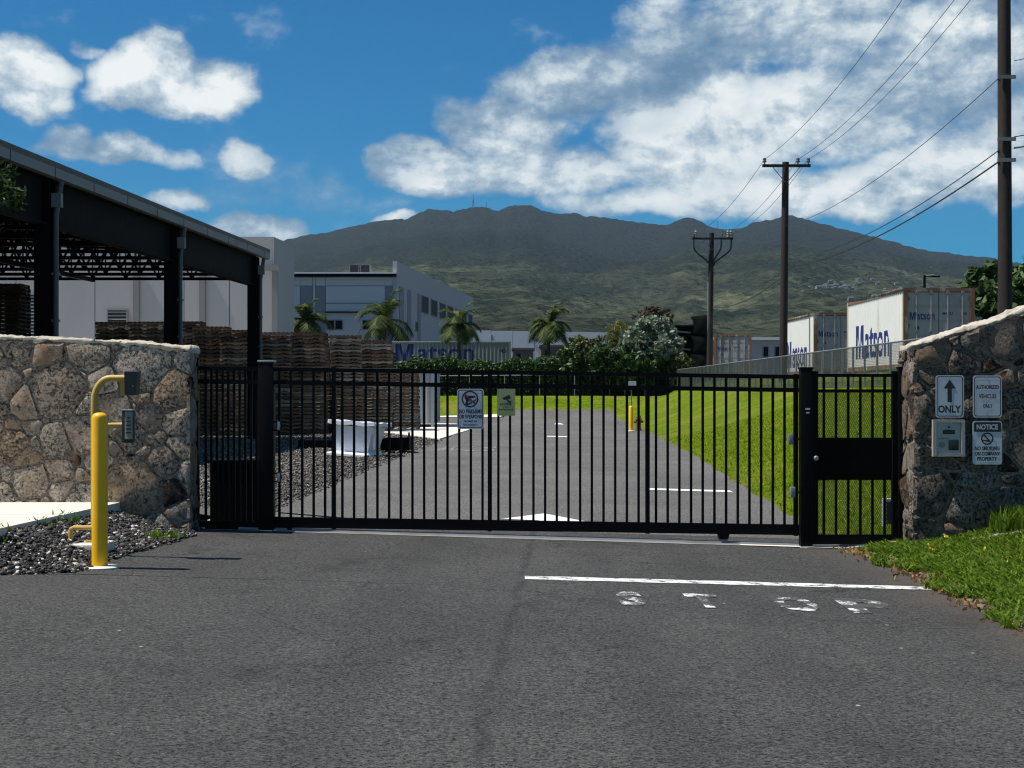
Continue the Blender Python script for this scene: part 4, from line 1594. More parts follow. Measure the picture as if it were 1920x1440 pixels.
mk = MB()
xs_ = arange(xat(984, 12.85), 3.66, .18)
for a, b in zip(xs_, xs_[1:]):
    da, db = .012 * math.sin(a * 9), .012 * math.sin(b * 9)
    mk.add([(a, 12.765 + da + .03 * a, g(a, 12.8) + .004), (b, 12.765 + db + .03 * b, g(b, 12.8) + .004), (b, 13.0 - db + .03 * b - .03 * sst(b, 2, 3.6), g(b, 13) + .004), (a, 13.0 - da + .03 * a - .03 * sst(a, 2, 3.6), g(a, 13) + .004)], [(0, 1, 2, 3)])
tag(mk.build('stop_line', MAT['paint']), kind='structure')
for ch, px0, px1 in (('S', 1158, 1208), ('T', 1290, 1352), ('O', 1452, 1530), ('P', 1578, 1672)):
    Yc = 11.75
    x0, x1 = xat(px0, Yc), xat(px1, Yc)
    vs, fs = text_data(ch, .05)
    y0 = 11.36 - .015 * x0
    mb = MB()
    mb.add([(lerp(x0, x1, a), lerp(y0, y0 + .82, b), g(lerp(x0, x1, a), 11.7) + .004) for a, b in vs], fs)
    tag(mb.build('stop_letter', MAT['paint_worn']), kind='structure')
# arrow and lane marks beyond the gate
ax = xat(1018, 19)
on_ground([(ax - .52, 18.72), (ax - .06, 18.66), (ax - .06, 17.75), (ax + .12, 17.75), (ax + .12, 18.66), (ax + .53, 18.70), (ax + .03, 19.75)], 'lane_arrow', MAT['paint_lane'], .008)
on_ground([(xat(1216, 25.5), 25.3), (xat(1372, 25.5), 25.3), (xat(1372, 25.5), 25.75), (xat(1216, 25.5), 25.75)], 'lane_line', MAT['paint_lane'], .008)
on_ground([(xat(1026, 54), 53.6), (xat(1064, 54), 53.6), (xat(1064, 54), 54.7), (xat(1026, 54), 54.7)], 'lane_line', MAT['paint_lane'], .008)
on_ground([(xat(1038, 76), 74.5), (xat(1056, 76), 74.5), (xat(1053, 76), 78), (xat(1043, 76), 78)], 'lane_line', MAT['paint_lane'], .008)
for ch, px0, px1 in (('P', 820, 838), ('O', 846, 862), ('T', 874, 892), ('S', 905, 930)):
    Yc = 41.5
    x0, x1 = xat(px0, Yc), xat(px1, Yc)
    vs, fs = text_data(ch, .05)
    mb = MB()
    mb.add([(lerp(x1, x0, a), lerp(43.5, 39.8, b), g(lerp(x0, x1, a), 41.7) + .008) for a, b in vs], [tuple(reversed(q)) for q in fs])
    tag(mb.build('stop_letter', MAT['paint_faint']), kind='structure')

# rough kerb stone half buried in the verge
kb = MB()
n = 14
for i in range(n + 1):
    x = lerp(4.72, 5.75, i / n)
    y = lerp(15.36, 15.02, i / n)
    for a, b in ((-.04, -.05), (-.035, .035), (.0, .05), (.04, .04), (.045, -.05)):
        kb.v.append((x + random.gauss(0, .006), y + a + random.gauss(0, .006), g(x, y) + b + random.gauss(0, .008)))
for i in range(n):
    for k in range(4):
        q = i * 5 + k
        kb.f.append((q, q + 5, q + 6, q + 1))
kb.f += [(0, 1, 2, 3, 4), tuple(n * 5 + k for k in (4, 3, 2, 1, 0))]
tag(kb.build('kerb_stone', MAT['concrete_grey']), 'pale rough kerb stone half buried in the grass under the right wall', 'kerb stone')


# ================================================================== STEEL CANOPY
MAT['canopysteel'] = M('dark painted steel', (.004, .0045, .0055), .6, .2, 1.5, spec=.06)
MAT['girder'] = M('brown grey girder', (.0085, .0075, .007), .7, .2, 1.2, spec=.06, dirt=(.014, .011, .008), dlo=.55, dhi=.8)
MAT['fascia'] = M('grey fascia', (.20, .20, .20), .6, .12, 1.0, dirt=(.15, .14, .12), dlo=.5, dhi=.8)
MAT['roofsheet'] = M('weathered roof sheet', (.10, .092, .084), .7, .2, 1.0, dirt=(.09, .08, .07))
MAT['downspout'] = M('grey downspout', (.075, .08, .085), .5, .1, 2)
fx = lambda y: -9.94 + .0709 * (y - 29)
CY0, CY1, CW = 20.0, 51.4, 24.0
cn = thing('canopy', 'open sided steel canopy with a sloping grey fascia over the pallets', 'canopy', (fx(36), 36, .1))


def slab_along(y0, y1, o0, o1, z0, z1):
    """block following the canopy edge line, o0..o1 across it"""
    return [(fx(y0) + o0, y0, z0), (fx(y0) + o1, y0, z0), (fx(y1) + o1, y1, z0), (fx(y1) + o0, y1, z0), (fx(y0) + o0, y0, z1), (fx(y0) + o1, y0, z1), (fx(y1) + o1, y1, z1), (fx(y1) + o0, y1, z1)]


rf = MB()
rf.add([(fx(CY0) + .03, CY0, 6.50), (fx(CY1) + .03, CY1, 6.50), (fx(CY1) - CW, CY1, 7.4), (fx(CY0) - CW, CY0, 7.4), (fx(CY0) + .03, CY0, 6.38), (fx(CY1) + .03, CY1, 6.38), (fx(CY1) - CW, CY1, 7.28), (fx(CY0) - CW, CY0, 7.28)],
       [(0, 1, 2, 3), (7, 6, 5, 4), (0, 4, 5, 1), (1, 5, 6, 2), (2, 6, 7, 3), (3, 7, 4, 0)])
roof = rf.build('roof', MAT['roofsheet'], cn)
y = CY0
while y < CY1 - .1:
    y1 = min(y + 2.35, CY1)
    MB().hexa(slab_along(y + .03, y1 - .03, -.03, .035, 6.17, 6.375)).build('fascia_panel', MAT['fascia'], cn)
    y = y1
MB().hexa(slab_along(CY0, CY1 + .05, -.10, -.035, 6.15, 6.385)).build('gutter', MAT['roofsheet'], cn)
cols = (23.0, 32.0, 41.1, 50.3)
for yc in cols:
    xc = fx(yc) - .28
    c = MB()
    c.box(xc - .17, xc + .17, yc - .21, yc - .185, -.1, 6.14).box(xc - .17, xc + .17, yc + .185, yc + .21, -.1, 6.14).box(xc - .012, xc + .012, yc - .185, yc + .185, -.1, 6.14)
    c.build('column', MAT['canopysteel'], cn)
    xb = xc - CW + 1.0
    MB().box(xb - .17, xb + .17, yc - .2, yc + .2, -.1, 6.6).build('rear_column', MAT['canopysteel'], cn)
    d = MB().tube([(xc + .245, yc - .05, .2), (xc + .245, yc - .05, 5.35), (xc + .30, yc - .05, 5.75), (xc + .36, yc - .05, 6.1)], .062, 10)
    d.build('downspout', MAT['downspout'], cn, smooth='auto')
    MB().box(xc + .17, xc + .38, yc - .12, yc + .02, 5.55, 5.85).build('rain_head', MAT['fascia'], cn)
    for zz in (1.95, 3.1, 4.1):
        MB().box(xc + .165, xc + .33, yc - .10, yc - .0, zz, zz + .05).build('pipe_clamp', MAT['fascia'], cn)
for a, b in zip(cols, cols[1:]):
    gd = MB()
    for z0, z1, o0, o1 in ((5.20, 6.14, -.29, -.265), (5.17, 5.20, -.43, -.13), (6.14, 6.165, -.43, -.13)):
        gd.hexa(slab_along(a + .2, b - .2, o0, o1, z0, z1))
    gd.build('girder', MAT['girder'], cn)
for k in range(16):
    y = 21.2 + 2.0 * k
    xa, xb = fx(y) - .35, fx(y) - CW + 1
    tr = MB()
    n = 20
    for i in range(n):
        x0, x1 = lerp(xa, xb, i / n), lerp(xa, xb, (i + 1) / n)
        zt0, zt1 = 6.33 + .9 * i / n, 6.33 + .9 * (i + 1) / n
        zb = 5.48 + .15 * 0
        tr.bar((x0, y, zt0), (x1, y, zt1), .08, .08)
        if i < n:
            tr.bar((x0, y, zb), (x1, y, zb), .08, .10)
        xm = (x0 + x1) / 2
        tr.bar((x0, y, zb), (xm, y, (zt0 + zt1) / 2), .055)
        tr.bar((xm, y, (zt0 + zt1) / 2), (x1, y, zb), .055)
        tr.bar((x0, y, zb), (x0, y, zt0), .04)
    tr.build('truss', MAT['canopysteel'], cn)
for k in range(9):
    o = -1.8 - 2.55 * k
    pu = MB().hexa(slab_along(CY0 + .2, CY1 - .2, o, o + .07, 6.42 + .9 * (-o / CW) - .14, 6.36 + .9 * (-o / CW)))
    pu.build('purlin', MAT['canopysteel'], cn)
for o in (-6.0, -12.0, -18.0, -22.6):
    MB().hexa(slab_along(CY0 + .2, CY1 - .3, o, o + .10, 5.36, 5.50)).build('tie_beam', MAT['canopysteel'], cn)
MB().bar((fx(41.5) - .4, 41.5, 5.5), (fx(49.8) - 5, 49.8, 6.3), .05).build('brace', MAT['canopysteel'], cn)
MB().bar((fx(49.8) - .4, 49.8, 5.5), (fx(41.5) - 5, 41.5, 6.3), .05).build('brace', MAT['canopysteel'], cn)

# ================================================================== WAREHOUSE (left)
MAT['tiltwall'] = M('pale painted wall', (.37, .36, .36), .8, .06, .4, dirt=(.32, .31, .31), dscale=.35, dlo=.5, dhi=.85)
MAT['pilaster'] = M('grey pilaster', (.20, .20, .20), .8, .1, 1)
MAT['louvre'] = M('grey louvre', (.25, .25, .24), .6, .1, 1)
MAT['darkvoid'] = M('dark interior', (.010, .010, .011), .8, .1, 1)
WY = 78.0
wx_ = lambda px: xat(px, WY)
wz_ = lambda py: zat(py, WY)
wh = thing('warehouse', 'tall white panel warehouse behind the steel canopy', 'building', (wx_(200), WY, .1))
edges = [-42, wx_(-150), wx_(30), wx_(178), wx_(256), wx_(345), wx_(430), wx_(512)]
top = wz_(444)
for a, b in zip(edges, edges[1:]):
    MB().box(a + .02, b - .02, WY, WY + .3, -.2, top if b > wx_(500) or True else top).build('wall_panel', MAT['tiltwall'], wh)
MB().box(edges[0], wx_(512) - .05, WY + .32, WY + 5.0, -.2, top - .35).build('wall_core', MAT['tiltwall'], wh)
# the return wall towards the office building
MB().hexa([(wx_(512), WY + .02, -.2), (wx_(512) + .04, WY, -.2), (xat(551.5, 83), 83, -.2), (xat(551.5, 83) - .3, 83, -.2), (wx_(512) - .25, WY + .02, top), (wx_(512) + .04, WY, top), (xat(551.5, 83), 83, top), (xat(551.5, 83) - .3, 83, top)]).build('return_wall', MAT['tiltwall'], wh)
for px in (256, 380, 516):
    w = 5.5 / F * WY
    MB().box(wx_(px) - w, wx_(px) + w, WY - .16, WY - .005, -.2, wz_(495)).build('pilaster', MAT['pilaster'], wh)
MB().box(wx_(496), wx_(526), WY - .35, WY - .17, wz_(508), wz_(497)).build('scupper_box', MAT['fascia'], wh)
for (x0, x1, y0, y1, n) in ((203, 238, 582, 640, 9), (38, 68, 553, 640, 14)):
    lv = MB().box(wx_(x0), wx_(x1), WY - .06, WY - .004, wz_(y1), wz_(y0)).build('louvre_vent', MAT['darkvoid'], wh)
    fm = MB()
    fm.box(wx_(x0) - .06, wx_(x0), WY - .12, WY - .003, wz_(y1), wz_(y0) + .06).box(wx_(x1), wx_(x1) + .06, WY - .12, WY - .003, wz_(y1), wz_(y0) + .06).box(wx_(x0), wx_(x1), WY - .12, WY - .003, wz_(y0), wz_(y0) + .06)
    fm.build('vent_frame', MAT['louvre'], lv)
    for k in range(n):
        z = lerp(wz_(y0), wz_(y1), (k + .5) / n)
        MB().hexa([(wx_(x0), WY - .10, z - .05), (wx_(x1), WY - .10, z - .05), (wx_(x1), WY - .065, z + .02), (wx_(x0), WY - .065, z + .02), (wx_(x0), WY - .10, z - .035), (wx_(x1), WY - .10, z - .035), (wx_(x1), WY - .065, z + .035), (wx_(x0), WY - .065, z + .035)]).build('slat', MAT['louvre'], lv)

# ================================================================== PALLETS


def palletmat(name, stops):
    m, t, bs = newmat(name)
    p = pos(t)
    r = t.n('ShaderNodeObjectInfo').outputs['Random']
    ri = t.n('ShaderNodeNewGeometry').outputs['Random Per Island']
    c = t.ramp(t.m('ADD', t.m('MULTIPLY', r, .6), t.m('MULTIPLY', ri, .4)), stops)
    gr = t.noise(t.v('MULTIPLY', p, (3, 3, 22)), 3.0, 5, .7)
    c = t.mix(.55, c, gr, 'OVERLAY')
    t.put(bs.inputs['Base Color'], c)
    bs.inputs['Roughness'].default_value = .9
    bs.inputs['Specular IOR Level'].default_value = .15
    return m


MAT['pallet'] = palletmat('weathered pallet wood', [(0, (.06, .038, .027)), (.35, (.15, .093, .061)), (.75, (.24, .165, .115)), (1, (.48, .40, .31))])
MAT['pallet_dark'] = palletmat('dark pallet wood', [(0, (.03, .022, .018)), (1, (.09, .065, .05))])


def pallet_boxes(w, d, coarse=False):
    """stringers with fork notches face the front, deck boards run front to back"""
    mb = MB()
    nt = [(-w / 2, .016), (-w * .36, .016), (-w * .34, .05), (-w * .16, .05), (-w * .14, .016), (w * .14, .016), (w * .16, .05), (w * .34, .05), (w * .36, .016), (w / 2, .016), (w / 2, .107), (-w / 2, .107)]
    for y in ((-d / 2 + .003, d / 2 - .041) if coarse else (-d / 2 + .003, -.019, d / 2 - .041)):
        mb.prism(nt, (0, y, 0), (1, 0, 0), (0, 0, 1), (0, 1, 0), .038)
    for k in range(2 if coarse else 8):
        if coarse:
            mb.box(-w / 2, w / 2, -d / 2, d / 2, .108, .126)
            break
        x = -w / 2 + .045 + (w - .09) * k / 7
        mb.box(x - .044, x + .044, -d / 2, d / 2, .108, .126)
    if not coarse:
        for k in range(5):
            x = -w / 2 + .047 + (w - .094) * k / 4
            mb.box(x - .046, x + .046, -d / 2, d / 2, -.002, .0155)
    return mb


def pallet_mesh(w, d, mat):
    mb = pallet_boxes(w, d)
    me = bpy.data.meshes.new('pallet')
    me.from_pydata(mb.v, [], mb.f)
    me.materials.append(mat)
    return me


PM = pallet_mesh(1.22, 1.05, MAT['pallet'])
PMD = pallet_mesh(1.22, 1.05, MAT['pallet_dark'])
PITCH = .139


def stack(px, Y, ztop, label, group, rz=0.0, me=PM, zbase=None):
    x = xat(px, Y)
    z = g(x, Y) + .035 if zbase is None else zbase
    n = int(round((ztop - z) / PITCH))
    dx = dy = 0
    for k in range(n):
        dx = dx * .85 + random.gauss(0, .013)
        dy = dy * .85 + random.gauss(0, .010)
        o = bpy.data.objects.new('pallet', me)
        COL.objects.link(o)
        o.location = (x + dx, Y + dy, z + k * PITCH)
        o.rotation_euler = (random.gauss(0, .002), random.gauss(0, .004), rz + random.gauss(0, .018) + (PI if random.random() < .5 else 0))
        tag(o, label, 'pallet', group)


L = 'brown wooden pallet in the '
ST = [
    (216, 53.5, zat(605, 53.5), 'leftmost tall stack above the left stone wall', .02),
    (282, 53.3, zat(604, 53.3), 'second tall stack above the left stone wall', -.02),
    (352, 56.0, zat(606, 56), 'narrow visible stack just right of the middle canopy column', .03),
    (397, 54.0, zat(611, 54), 'stack above the black fence panel, nearer the middle column', .01),
    (450, 53.6, zat(616, 53.6), 'stack above the black fence panel, nearer the right column', -.01),
    (521, 55.5, zat(620, 55.5), 'tall stack just right of the right canopy column', .02),
    (581, 56.0, zat(622, 56), 'second tall stack right of the right canopy column', -.015),
    (646, 58.5, zat(630, 58.5), 'third tall stack right of the right canopy column', .25),
    (708, 60.0, zat(637, 60), 'last full height stack, left of the white lettered container', .03),
    (758, 62.5, zat(700, 62.5), 'shorter stack in front of the grey container end', -.03),
]
for px, Y, zt_, lab, rz in ST:
    stack(px, Y, zt_, L + lab, lab, rz)
stack(14, 52, zat(533, 52), 'dark pallet in the tall stack at the left edge beside the louvre', 'dark pallets at the left edge', .0, PMD)

# further rows of stacked pallets behind the front ones, under the canopy
pr_ = pallet_boxes(1.22, 1.05, True)
bulk = MB()
for (px, Y, zt_, lab, rz) in ST[:9]:
    x = xat(px, Y) - .1
    for row in (1.25, 2.5):
        z = g(x, Y) + .035
        while z < zt_ - .25 - .1 * row:
            dx = random.gauss(0, .015)
            bulk.add([(a + x + dx, b + Y + row, c_ + z) for a, b, c_ in pr_.v], pr_.f)
            z += PITCH
tag(bulk.build('pallet_rows', MAT['pallet']), 'further rows of stacked wooden pallets behind the front stacks', 'pallets', kind='stuff')

# grey container whose end shows behind the pallets
MAT['greycont'] = M('pale blue grey container paint', (.25, .285, .31), .55, .1, 1, dirt=(.2, .2, .2), dlo=.55, dhi=.8)
gy = 66.0
gc = thing('container', 'pale blue grey container standing on the concrete behind the pallet stacks', 'container', (xat(740, gy), gy + 3, g(-5, gy)))
x0, x1, z0 = xat(813, gy) - 2.44, xat(813, gy), g(-5, gy) + .16
zt_ = z0 + 2.26


def corrugated(o, u, n, L, z0, z1, pitch, depth):
    """trapezoid corrugated wall from o along u, standing z0..z1; n points outward"""
    o, u, n = Vector(o), Vector(u).normalized(), Vector(n).normalized()
    s = [0.0]
    d = [0.0]
    k = int(L / pitch)
    p = L / k
    for i in range(k):
        for a, dd in ((.28, 0), (.50, -1), (.78, -1), (1.0, 0)):
            s.append((i + a) * p)
            d.append(dd * depth)
    mb = MB()
    for z in (z0, z1):
        for a, b in zip(s, d):
            q = o + u * a + n * b
            mb.v.append((q.x, q.y, z))
    m = len(s)
    for i in range(m - 1):
        mb.f.append((i, i + 1, m + i + 1, m + i))
    return mb, s, d


corrugated((x0, gy, 0), (1, 0, 0), (0, -1, 0), 2.44, z0, zt_, .28, .03)[0].build('end_wall', MAT['greycont'], gc)
corrugated((x1, gy, 0), (0, 1, 0), (1, 0, 0), 6.0, z0, zt_, .28, .03)[0].build('side_wall', MAT['greycont'], gc)
MB().box(x0 + .05, x1 - .05, gy + .05, gy + 5.95, z0, zt_ - .01).build('body', MAT['greycont'], gc)
MB().box(x0 - .02, x1 + .02, gy - .02, gy + 6.02, zt_, zt_ + .06).build('roof', MAT['greycont'], gc)
for xx in (x0, x1 - .12):
    MB().box(xx, xx + .14, gy - .03, gy + .09, z0 - .14, zt_).build('corner_post', MAT['greycont'], gc)

# ================================================================== BIN AND TRAYS ON THE GRAVEL
MAT['binwhite'] = M('white moulded plastic', (.74, .76, .80), .4, .05, 2, dirt=(.55, .55, .54), dlo=.6, dhi=.85)
BY = 36.0
bxx = xat(671, BY)
bzz = g(bxx, BY)
wb_ = thing('plastic_bin', 'white moulded plastic bin with a flared rim and wide base on the gravel', 'bin', (bxx, BY, bzz))


def loft(mb, rings):
    """rings of (cx,cy,z,hx,hy) joined into a tapering box"""
    k = len(mb.v)
    for (cx, cy, z, hx, hy) in rings:
        for a, b in ((-1, -1), (1, -1), (1, 1), (-1, 1)):
            mb.v.append((cx + a * hx, cy + b * hy, z))
    for i in range(len(rings) - 1):
        for j in range(4):
            a, b = k + i * 4 + j, k + i * 4 + (j + 1) % 4
            mb.f.append((a, b, b + 4, a + 4))
    mb.f.append((k + 3, k + 2, k + 1, k))
    e = k + 4 * (len(rings) - 1)
    mb.f.append((e, e + 1, e + 2, e + 3))
    return mb


loft(MB(), [(bxx - .06, BY - .12, bzz, .53, .55), (bxx - .06, BY - .12, bzz + .05, .53, .55), (bxx - .03, BY, bzz + .10, .46, .36)]).build('base_flange', MAT['binwhite'], wb_)
loft(MB(), [(bxx - .02, BY, bzz + .10, .40, .34), (bxx, BY, bzz + .72, .50, .44)]).build('tub', MAT['binwhite'], wb_)
rim = MB()
pts = [(-.58, -.50), (.58, -.50), (.58, .50), (-.58, .50)]
for i in range(4):
    a, b = pts[i], pts[(i + 1) % 4]
    for k in range(4):
        p0 = Vector((lerp(a[0], b[0], k / 4), lerp(a[1], b[1], k / 4), .80 - .03 * (k % 2)))
        p1 = Vector((lerp(a[0], b[0], (k + 1) / 4), lerp(a[1], b[1], (k + 1) / 4), .80 - .03 * ((k + 1) % 2)))
        o = Vector((bxx, BY, bzz))
        rim.bar(o + p0, o + p1, .10, .09)
rim.build('rim', MAT['binwhite'], wb_)
MB().cbox((bxx, BY, bzz + .80), (1.10, .94, .05), bev=.015).build('lid', MAT['binwhite'], wb_, smooth='auto')
MB().cbox((bxx + .52, BY - .30, bzz + .36), (.05, .04, .34), rz=.1).build('handle', MAT['binwhite'], wb_)

wb_.rotation_euler = (-.03, .06, -.28)
TY = 38.5
for (pa, pb, yy, lab) in ((716, 768, TY, 'open black metal tray lying right of the white bin'), (560, 626, 41.5, 'low black block added for the canopy shadow left of the white bin')):
    xa, xb = xat(pa, yy), xat(pb, yy)
    z = g(xa, yy)
    if 'tray' in lab:
        tt = thing('metal_tray', lab, 'tray', ((xa + xb) / 2, yy, z))
        MB().box(xa, xb, yy - .45, yy + .45, z + .06, z + .09).build('bottom', MAT['blackrough'], tt)
        MB().hexa([(xa, yy - .45, z + .06), (xb, yy - .45, z + .06), (xb, yy - .41, z + .06), (xa, yy - .41, z + .06), (xa, yy - .50, z + .36), (xb + .02, yy - .50, z + .40), (xb + .02, yy - .46, z + .40), (xa, yy - .46, z + .36)]).build('front_side', MAT['blackrough'], tt)
        MB().hexa([(xa, yy + .41, z + .06), (xb, yy + .41, z + .06), (xb, yy + .45, z + .06), (xa, yy + .45, z + .06), (xa, yy + .46, z + .36), (xb, yy + .46, z + .36), (xb, yy + .50, z + .36), (xa, yy + .50, z + .36)]).build('back_side', MAT['blackrough'], tt)
        MB().prism([(-.45, .06), (.45, .06), (.50, .34), (.12, .36), (-.2, .52), (-.5, .40)], (xb - .02, yy, z), (0, 1, 0), (0, 0, 1), (1, 0, 0), .04).build('end_side', MAT['blackrough'], tt)
        for s_ in (-1, 1):
            MB().box((xa + xb) / 2 + s_ * .2 - .04, (xa + xb) / 2 + s_ * .2 + .04, yy - .45, yy + .45, z - .01, z + .058).build('runner', MAT['blackrough'], tt)
    else:
        tt = thing('shadow_block', lab, 'shadow_body', ((xa + xb) / 2, yy, z))  # black block added where only the canopy's shadow lies on the gravel
        MB().cbox(((xa + xb) / 2, yy, z + .12), (xb - xa, .24, .22), bev=.015).build('shadow_body', MAT['blackrough'], tt)
        MB().cbox(((xa + xb) / 2 - .3, yy, z + .012), (.1, .5, .03)).build('shadow_foot', MAT['blackrough'], tt)

# ================================================================== OFFICE BUILDING
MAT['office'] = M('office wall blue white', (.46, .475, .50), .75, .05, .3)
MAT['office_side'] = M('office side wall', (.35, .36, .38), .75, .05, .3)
MAT['office_dark'] = M('office grey panel', (.19, .20, .23), .75, .06, .3)
MAT['window'] = M('dark window glass', (.006, .007, .009), .5, .1, .5, spec=.1)
MAT['trim'] = M('white trim', (.7, .7, .7), .6, .05)
OY = 120.0
ox = lambda px: xat(px, OY)
oz_ = lambda py: zat(py, OY)
of = thing('office_building', 'two storey blue white office building with a slanting parapet and dark windows', 'building', (ox(650), OY, 1.4))
X0, X1 = ox(430), ox(745)
zr = oz_(514)
MB().box(X0, X1 - .02, OY + .02, OY + 30, .5, zr - .3).build('body', MAT['office'], of)
MB().box(X0, X1 - .05, OY - .55, OY + 30, zr, zr + .12).build('roof', MAT['trim'], of)
MB().box(X0, X1 - .06, OY - .5, OY + .01, zr - .22, zr - .002).build('overhang_shade', MAT['canopysteel'], of)  # black strip under the roof edge, the overhang's shadow built as a solid
# front panels with recessed joints
fc = [(430, 563, 'office'), (563, 586.5, 'office_dark'), (586.5, 591.5, 'office'), (591.5, 611, 'office_dark'), (611, 722, 'office'), (722, 745, 'office_dark')]
for a, b, mn in fc:
    MB().box(ox(a) + .02, ox(b) - .02, OY - .10, OY + .015, oz_(584), oz_(537)).build('wall_panel', MAT[mn], of)
    MB().box(ox(a) + .02, ox(b) - .02, OY - .10, OY + .015, oz_(535.5), zr - .24).build('wall_panel', MAT['office'], of)
    if mn == 'office_dark':
        MB().box(ox(a) + .02, ox(b) - .02, OY - .06, OY + .015, .6, oz_(585)).build('wall_panel', MAT[mn], of)
MB().box(ox(611), ox(722), OY - .16, OY - .105, oz_(569.5), oz_(568)).build('ledge', MAT['office_dark'], of)
MB().box(ox(611), ox(690), OY - .30, OY - .0, oz_(586.5), oz_(584.3)).build('canopy_ledge', MAT['canopysteel'], of)


def window(parent, p, u, v, n, w, h, panes=1):
    """recess pane with frame; p lower left corner on the wall"""
    p, u, v, n = Vector(p), Vector(u).normalized(), Vector(v).normalized(), Vector(n).normalized()
    fr0 = MB()
    t = .07
    for a, b, c2, d2 in ((0, w, 0, t), (0, w, h - t, h), (0, t, t, h - t), (w - t, w, t, h - t)):
        fr0.prism([(a, c2), (b, c2), (b, d2), (a, d2)], p, u, v, n, .06)
    wo_ = fr0.build('window', MAT['office_dark'], parent)
    for k in range(panes):
        a, b = t + (w - 2 * t) * k / panes + (.04 if k else 0), t + (w - 2 * t) * (k + 1) / panes - (.04 if k < panes - 1 else 0)
        MB().prism([(a, t), (b, t), (b, h - t), (a, h - t)], p, u, v, n, .02).build('pane', MAT['window'], wo_)


for a, b in ((612.5, 643), (679, 721)):
    window(of, (ox(a), OY + .015, oz_(618.5)), (1, 0, 0), (0, 0, 1), (0, -1, 0), ox(b) - ox(a), oz_(599.5) - oz_(618.5), 2)
# long slanting side wall running away to the right
SL = 47.0
sx1 = X1 + SL * 292 / F
sd = Vector((sx1 - X1, SL, 0)).normalized()
sn = Vector((sd.y, -sd.x, 0))
stop_ = oz_(490)
S0 = Vector((X1, OY - .25, 0))
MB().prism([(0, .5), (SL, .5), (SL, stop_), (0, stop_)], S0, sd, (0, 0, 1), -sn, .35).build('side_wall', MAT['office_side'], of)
pr = lambda px: SL * 0


def side_at(px):
    """distance along the side wall at which a photo column meets it"""
    t0, t1 = 0.0, SL
    for _ in range(40):
        tm = (t0 + t1) / 2
        q = S0 + sd * tm
        if 960 + F * q.x / q.y < px:
            t0 = tm
        else:
            t1 = tm
    return t0


wtop, wbot = 0, 0
q = S0 + sd * side_at(790)
wt_, wb2 = zat(553, q.y), zat(586, q.y)
for a, b in ((790, 802.5), (807.5, 819.3), (824, 835), (839, 849), (853.5, 862), (866, 874), (878, 885)):
    ta, tb = side_at(a), side_at(b)
    window(of, S0 + sd * ta + Vector((0, 0, wb2)), sd, (0, 0, 1), sn, tb - ta, wt_ - wb2)
for a, b in ((748, 757), (764, 770), (783, 788)):
    ta, tb = side_at(a), side_at(b)
    MB().prism([(ta, .6), (tb, .6), (tb, wt_), (ta, wt_)], S0, sd, (0, 0, 1), sn, .05).build('pilaster', MAT['office_dark'], of)
for a, b in ((749, 757), (760, 770), (779, 785)):
    ta, tb = side_at(a), side_at(b)
    q = S0 + sd * ta
    window(of, q + Vector((0, 0, zat(621, q.y))), sd, (0, 0, 1), sn, tb - ta, zat(603, q.y) - zat(621, q.y))
for a, b, lab in ((647, 666, 'left'), (668, 687, 'right')):
    ac = thing('rooftop_unit', 'boxy air conditioning unit on the office roof, the %s one of the pair' % lab, 'air conditioner', (ox((a + b) / 2), OY + 3.5, zr + .12))
    w = (b - a) / F * OY
    xc = ox((a + b) / 2)
    h = .9
    MB().box(xc - w / 2, xc + w / 2, OY + 3, OY + 4.2, zr + .12, zr + .12 + h).build('casing', MAT['fascia'], ac)
    MB().box(xc - w / 2 + .06, xc + w / 2 - .06, OY + 2.96, OY + 2.995, zr + .17, zr + .12 + h - .05).build('grille', MAT['darkvoid'], ac)

# ================================================================== CONTAINERS
MAT['contwhite'] = M('white container paint', (.74, .73, .69), .5, .06, 1, dirt=(.50, .44, .36), dscale=.7, dlo=.58, dhi=.82)
MAT['contgrey'] = M('grey white container paint', (.27, .285, .25), .5, .06, 1, dirt=(.20, .21, .19), dscale=.5, dlo=.5, dhi=.85)
MAT['contdoor'] = M('container door paint', (.36, .345, .325), .5, .08, 1, dirt=(.20, .13, .085), dscale=1.1, dlo=.50, dhi=.78)
MAT['rust'] = M('rusty steel frame', (.20, .105, .055), .8, .35, 3, dirt=(.42, .36, .28), dscale=2.0, dlo=.52, dhi=.64)
MAT['rusttan'] = M('rusty pale frame', (.50, .36, .20), .75, .2, 3, dirt=(.22, .10, .05), dscale=1.6, dlo=.5, dhi=.72)
MAT['navy'] = M('navy lettering paint', (.018, .028, .14), .5, .1, 2)
MAT['lockrod'] = M('lock rod steel', (.22, .23, .23), .5, .2, 3)


def letters_on(s, w, h, bold, brk, dep):
    """lettering cut along the corrugation breaks and pressed onto the corrugated wall"""
    vs, fs = wordmark()
    bm = bmesh.new()
    vv = [bm.verts.new((a * w, b * h, 0)) for a, b in vs]
    for f_ in fs:
        try:
            bm.faces.new([vv[i] for i in f_])
        except ValueError:
            pass
    x0 = 0
    for b in brk:
        if 0.001 < b < w - .001:
            bmesh.ops.bisect_plane(bm, geom=list(bm.verts) + list(bm.edges) + list(bm.faces), plane_co=(b, 0, 0), plane_no=(1, 0, 0))
    bm.verts.index_update()
    pts = [(q.co.x, q.co.y, interp(dep, q.co.x)) for q in bm.verts]
    fc = [tuple(q.index for q in f_.verts) for f_ in bm.faces]
    bm.free()
    return pts, fc


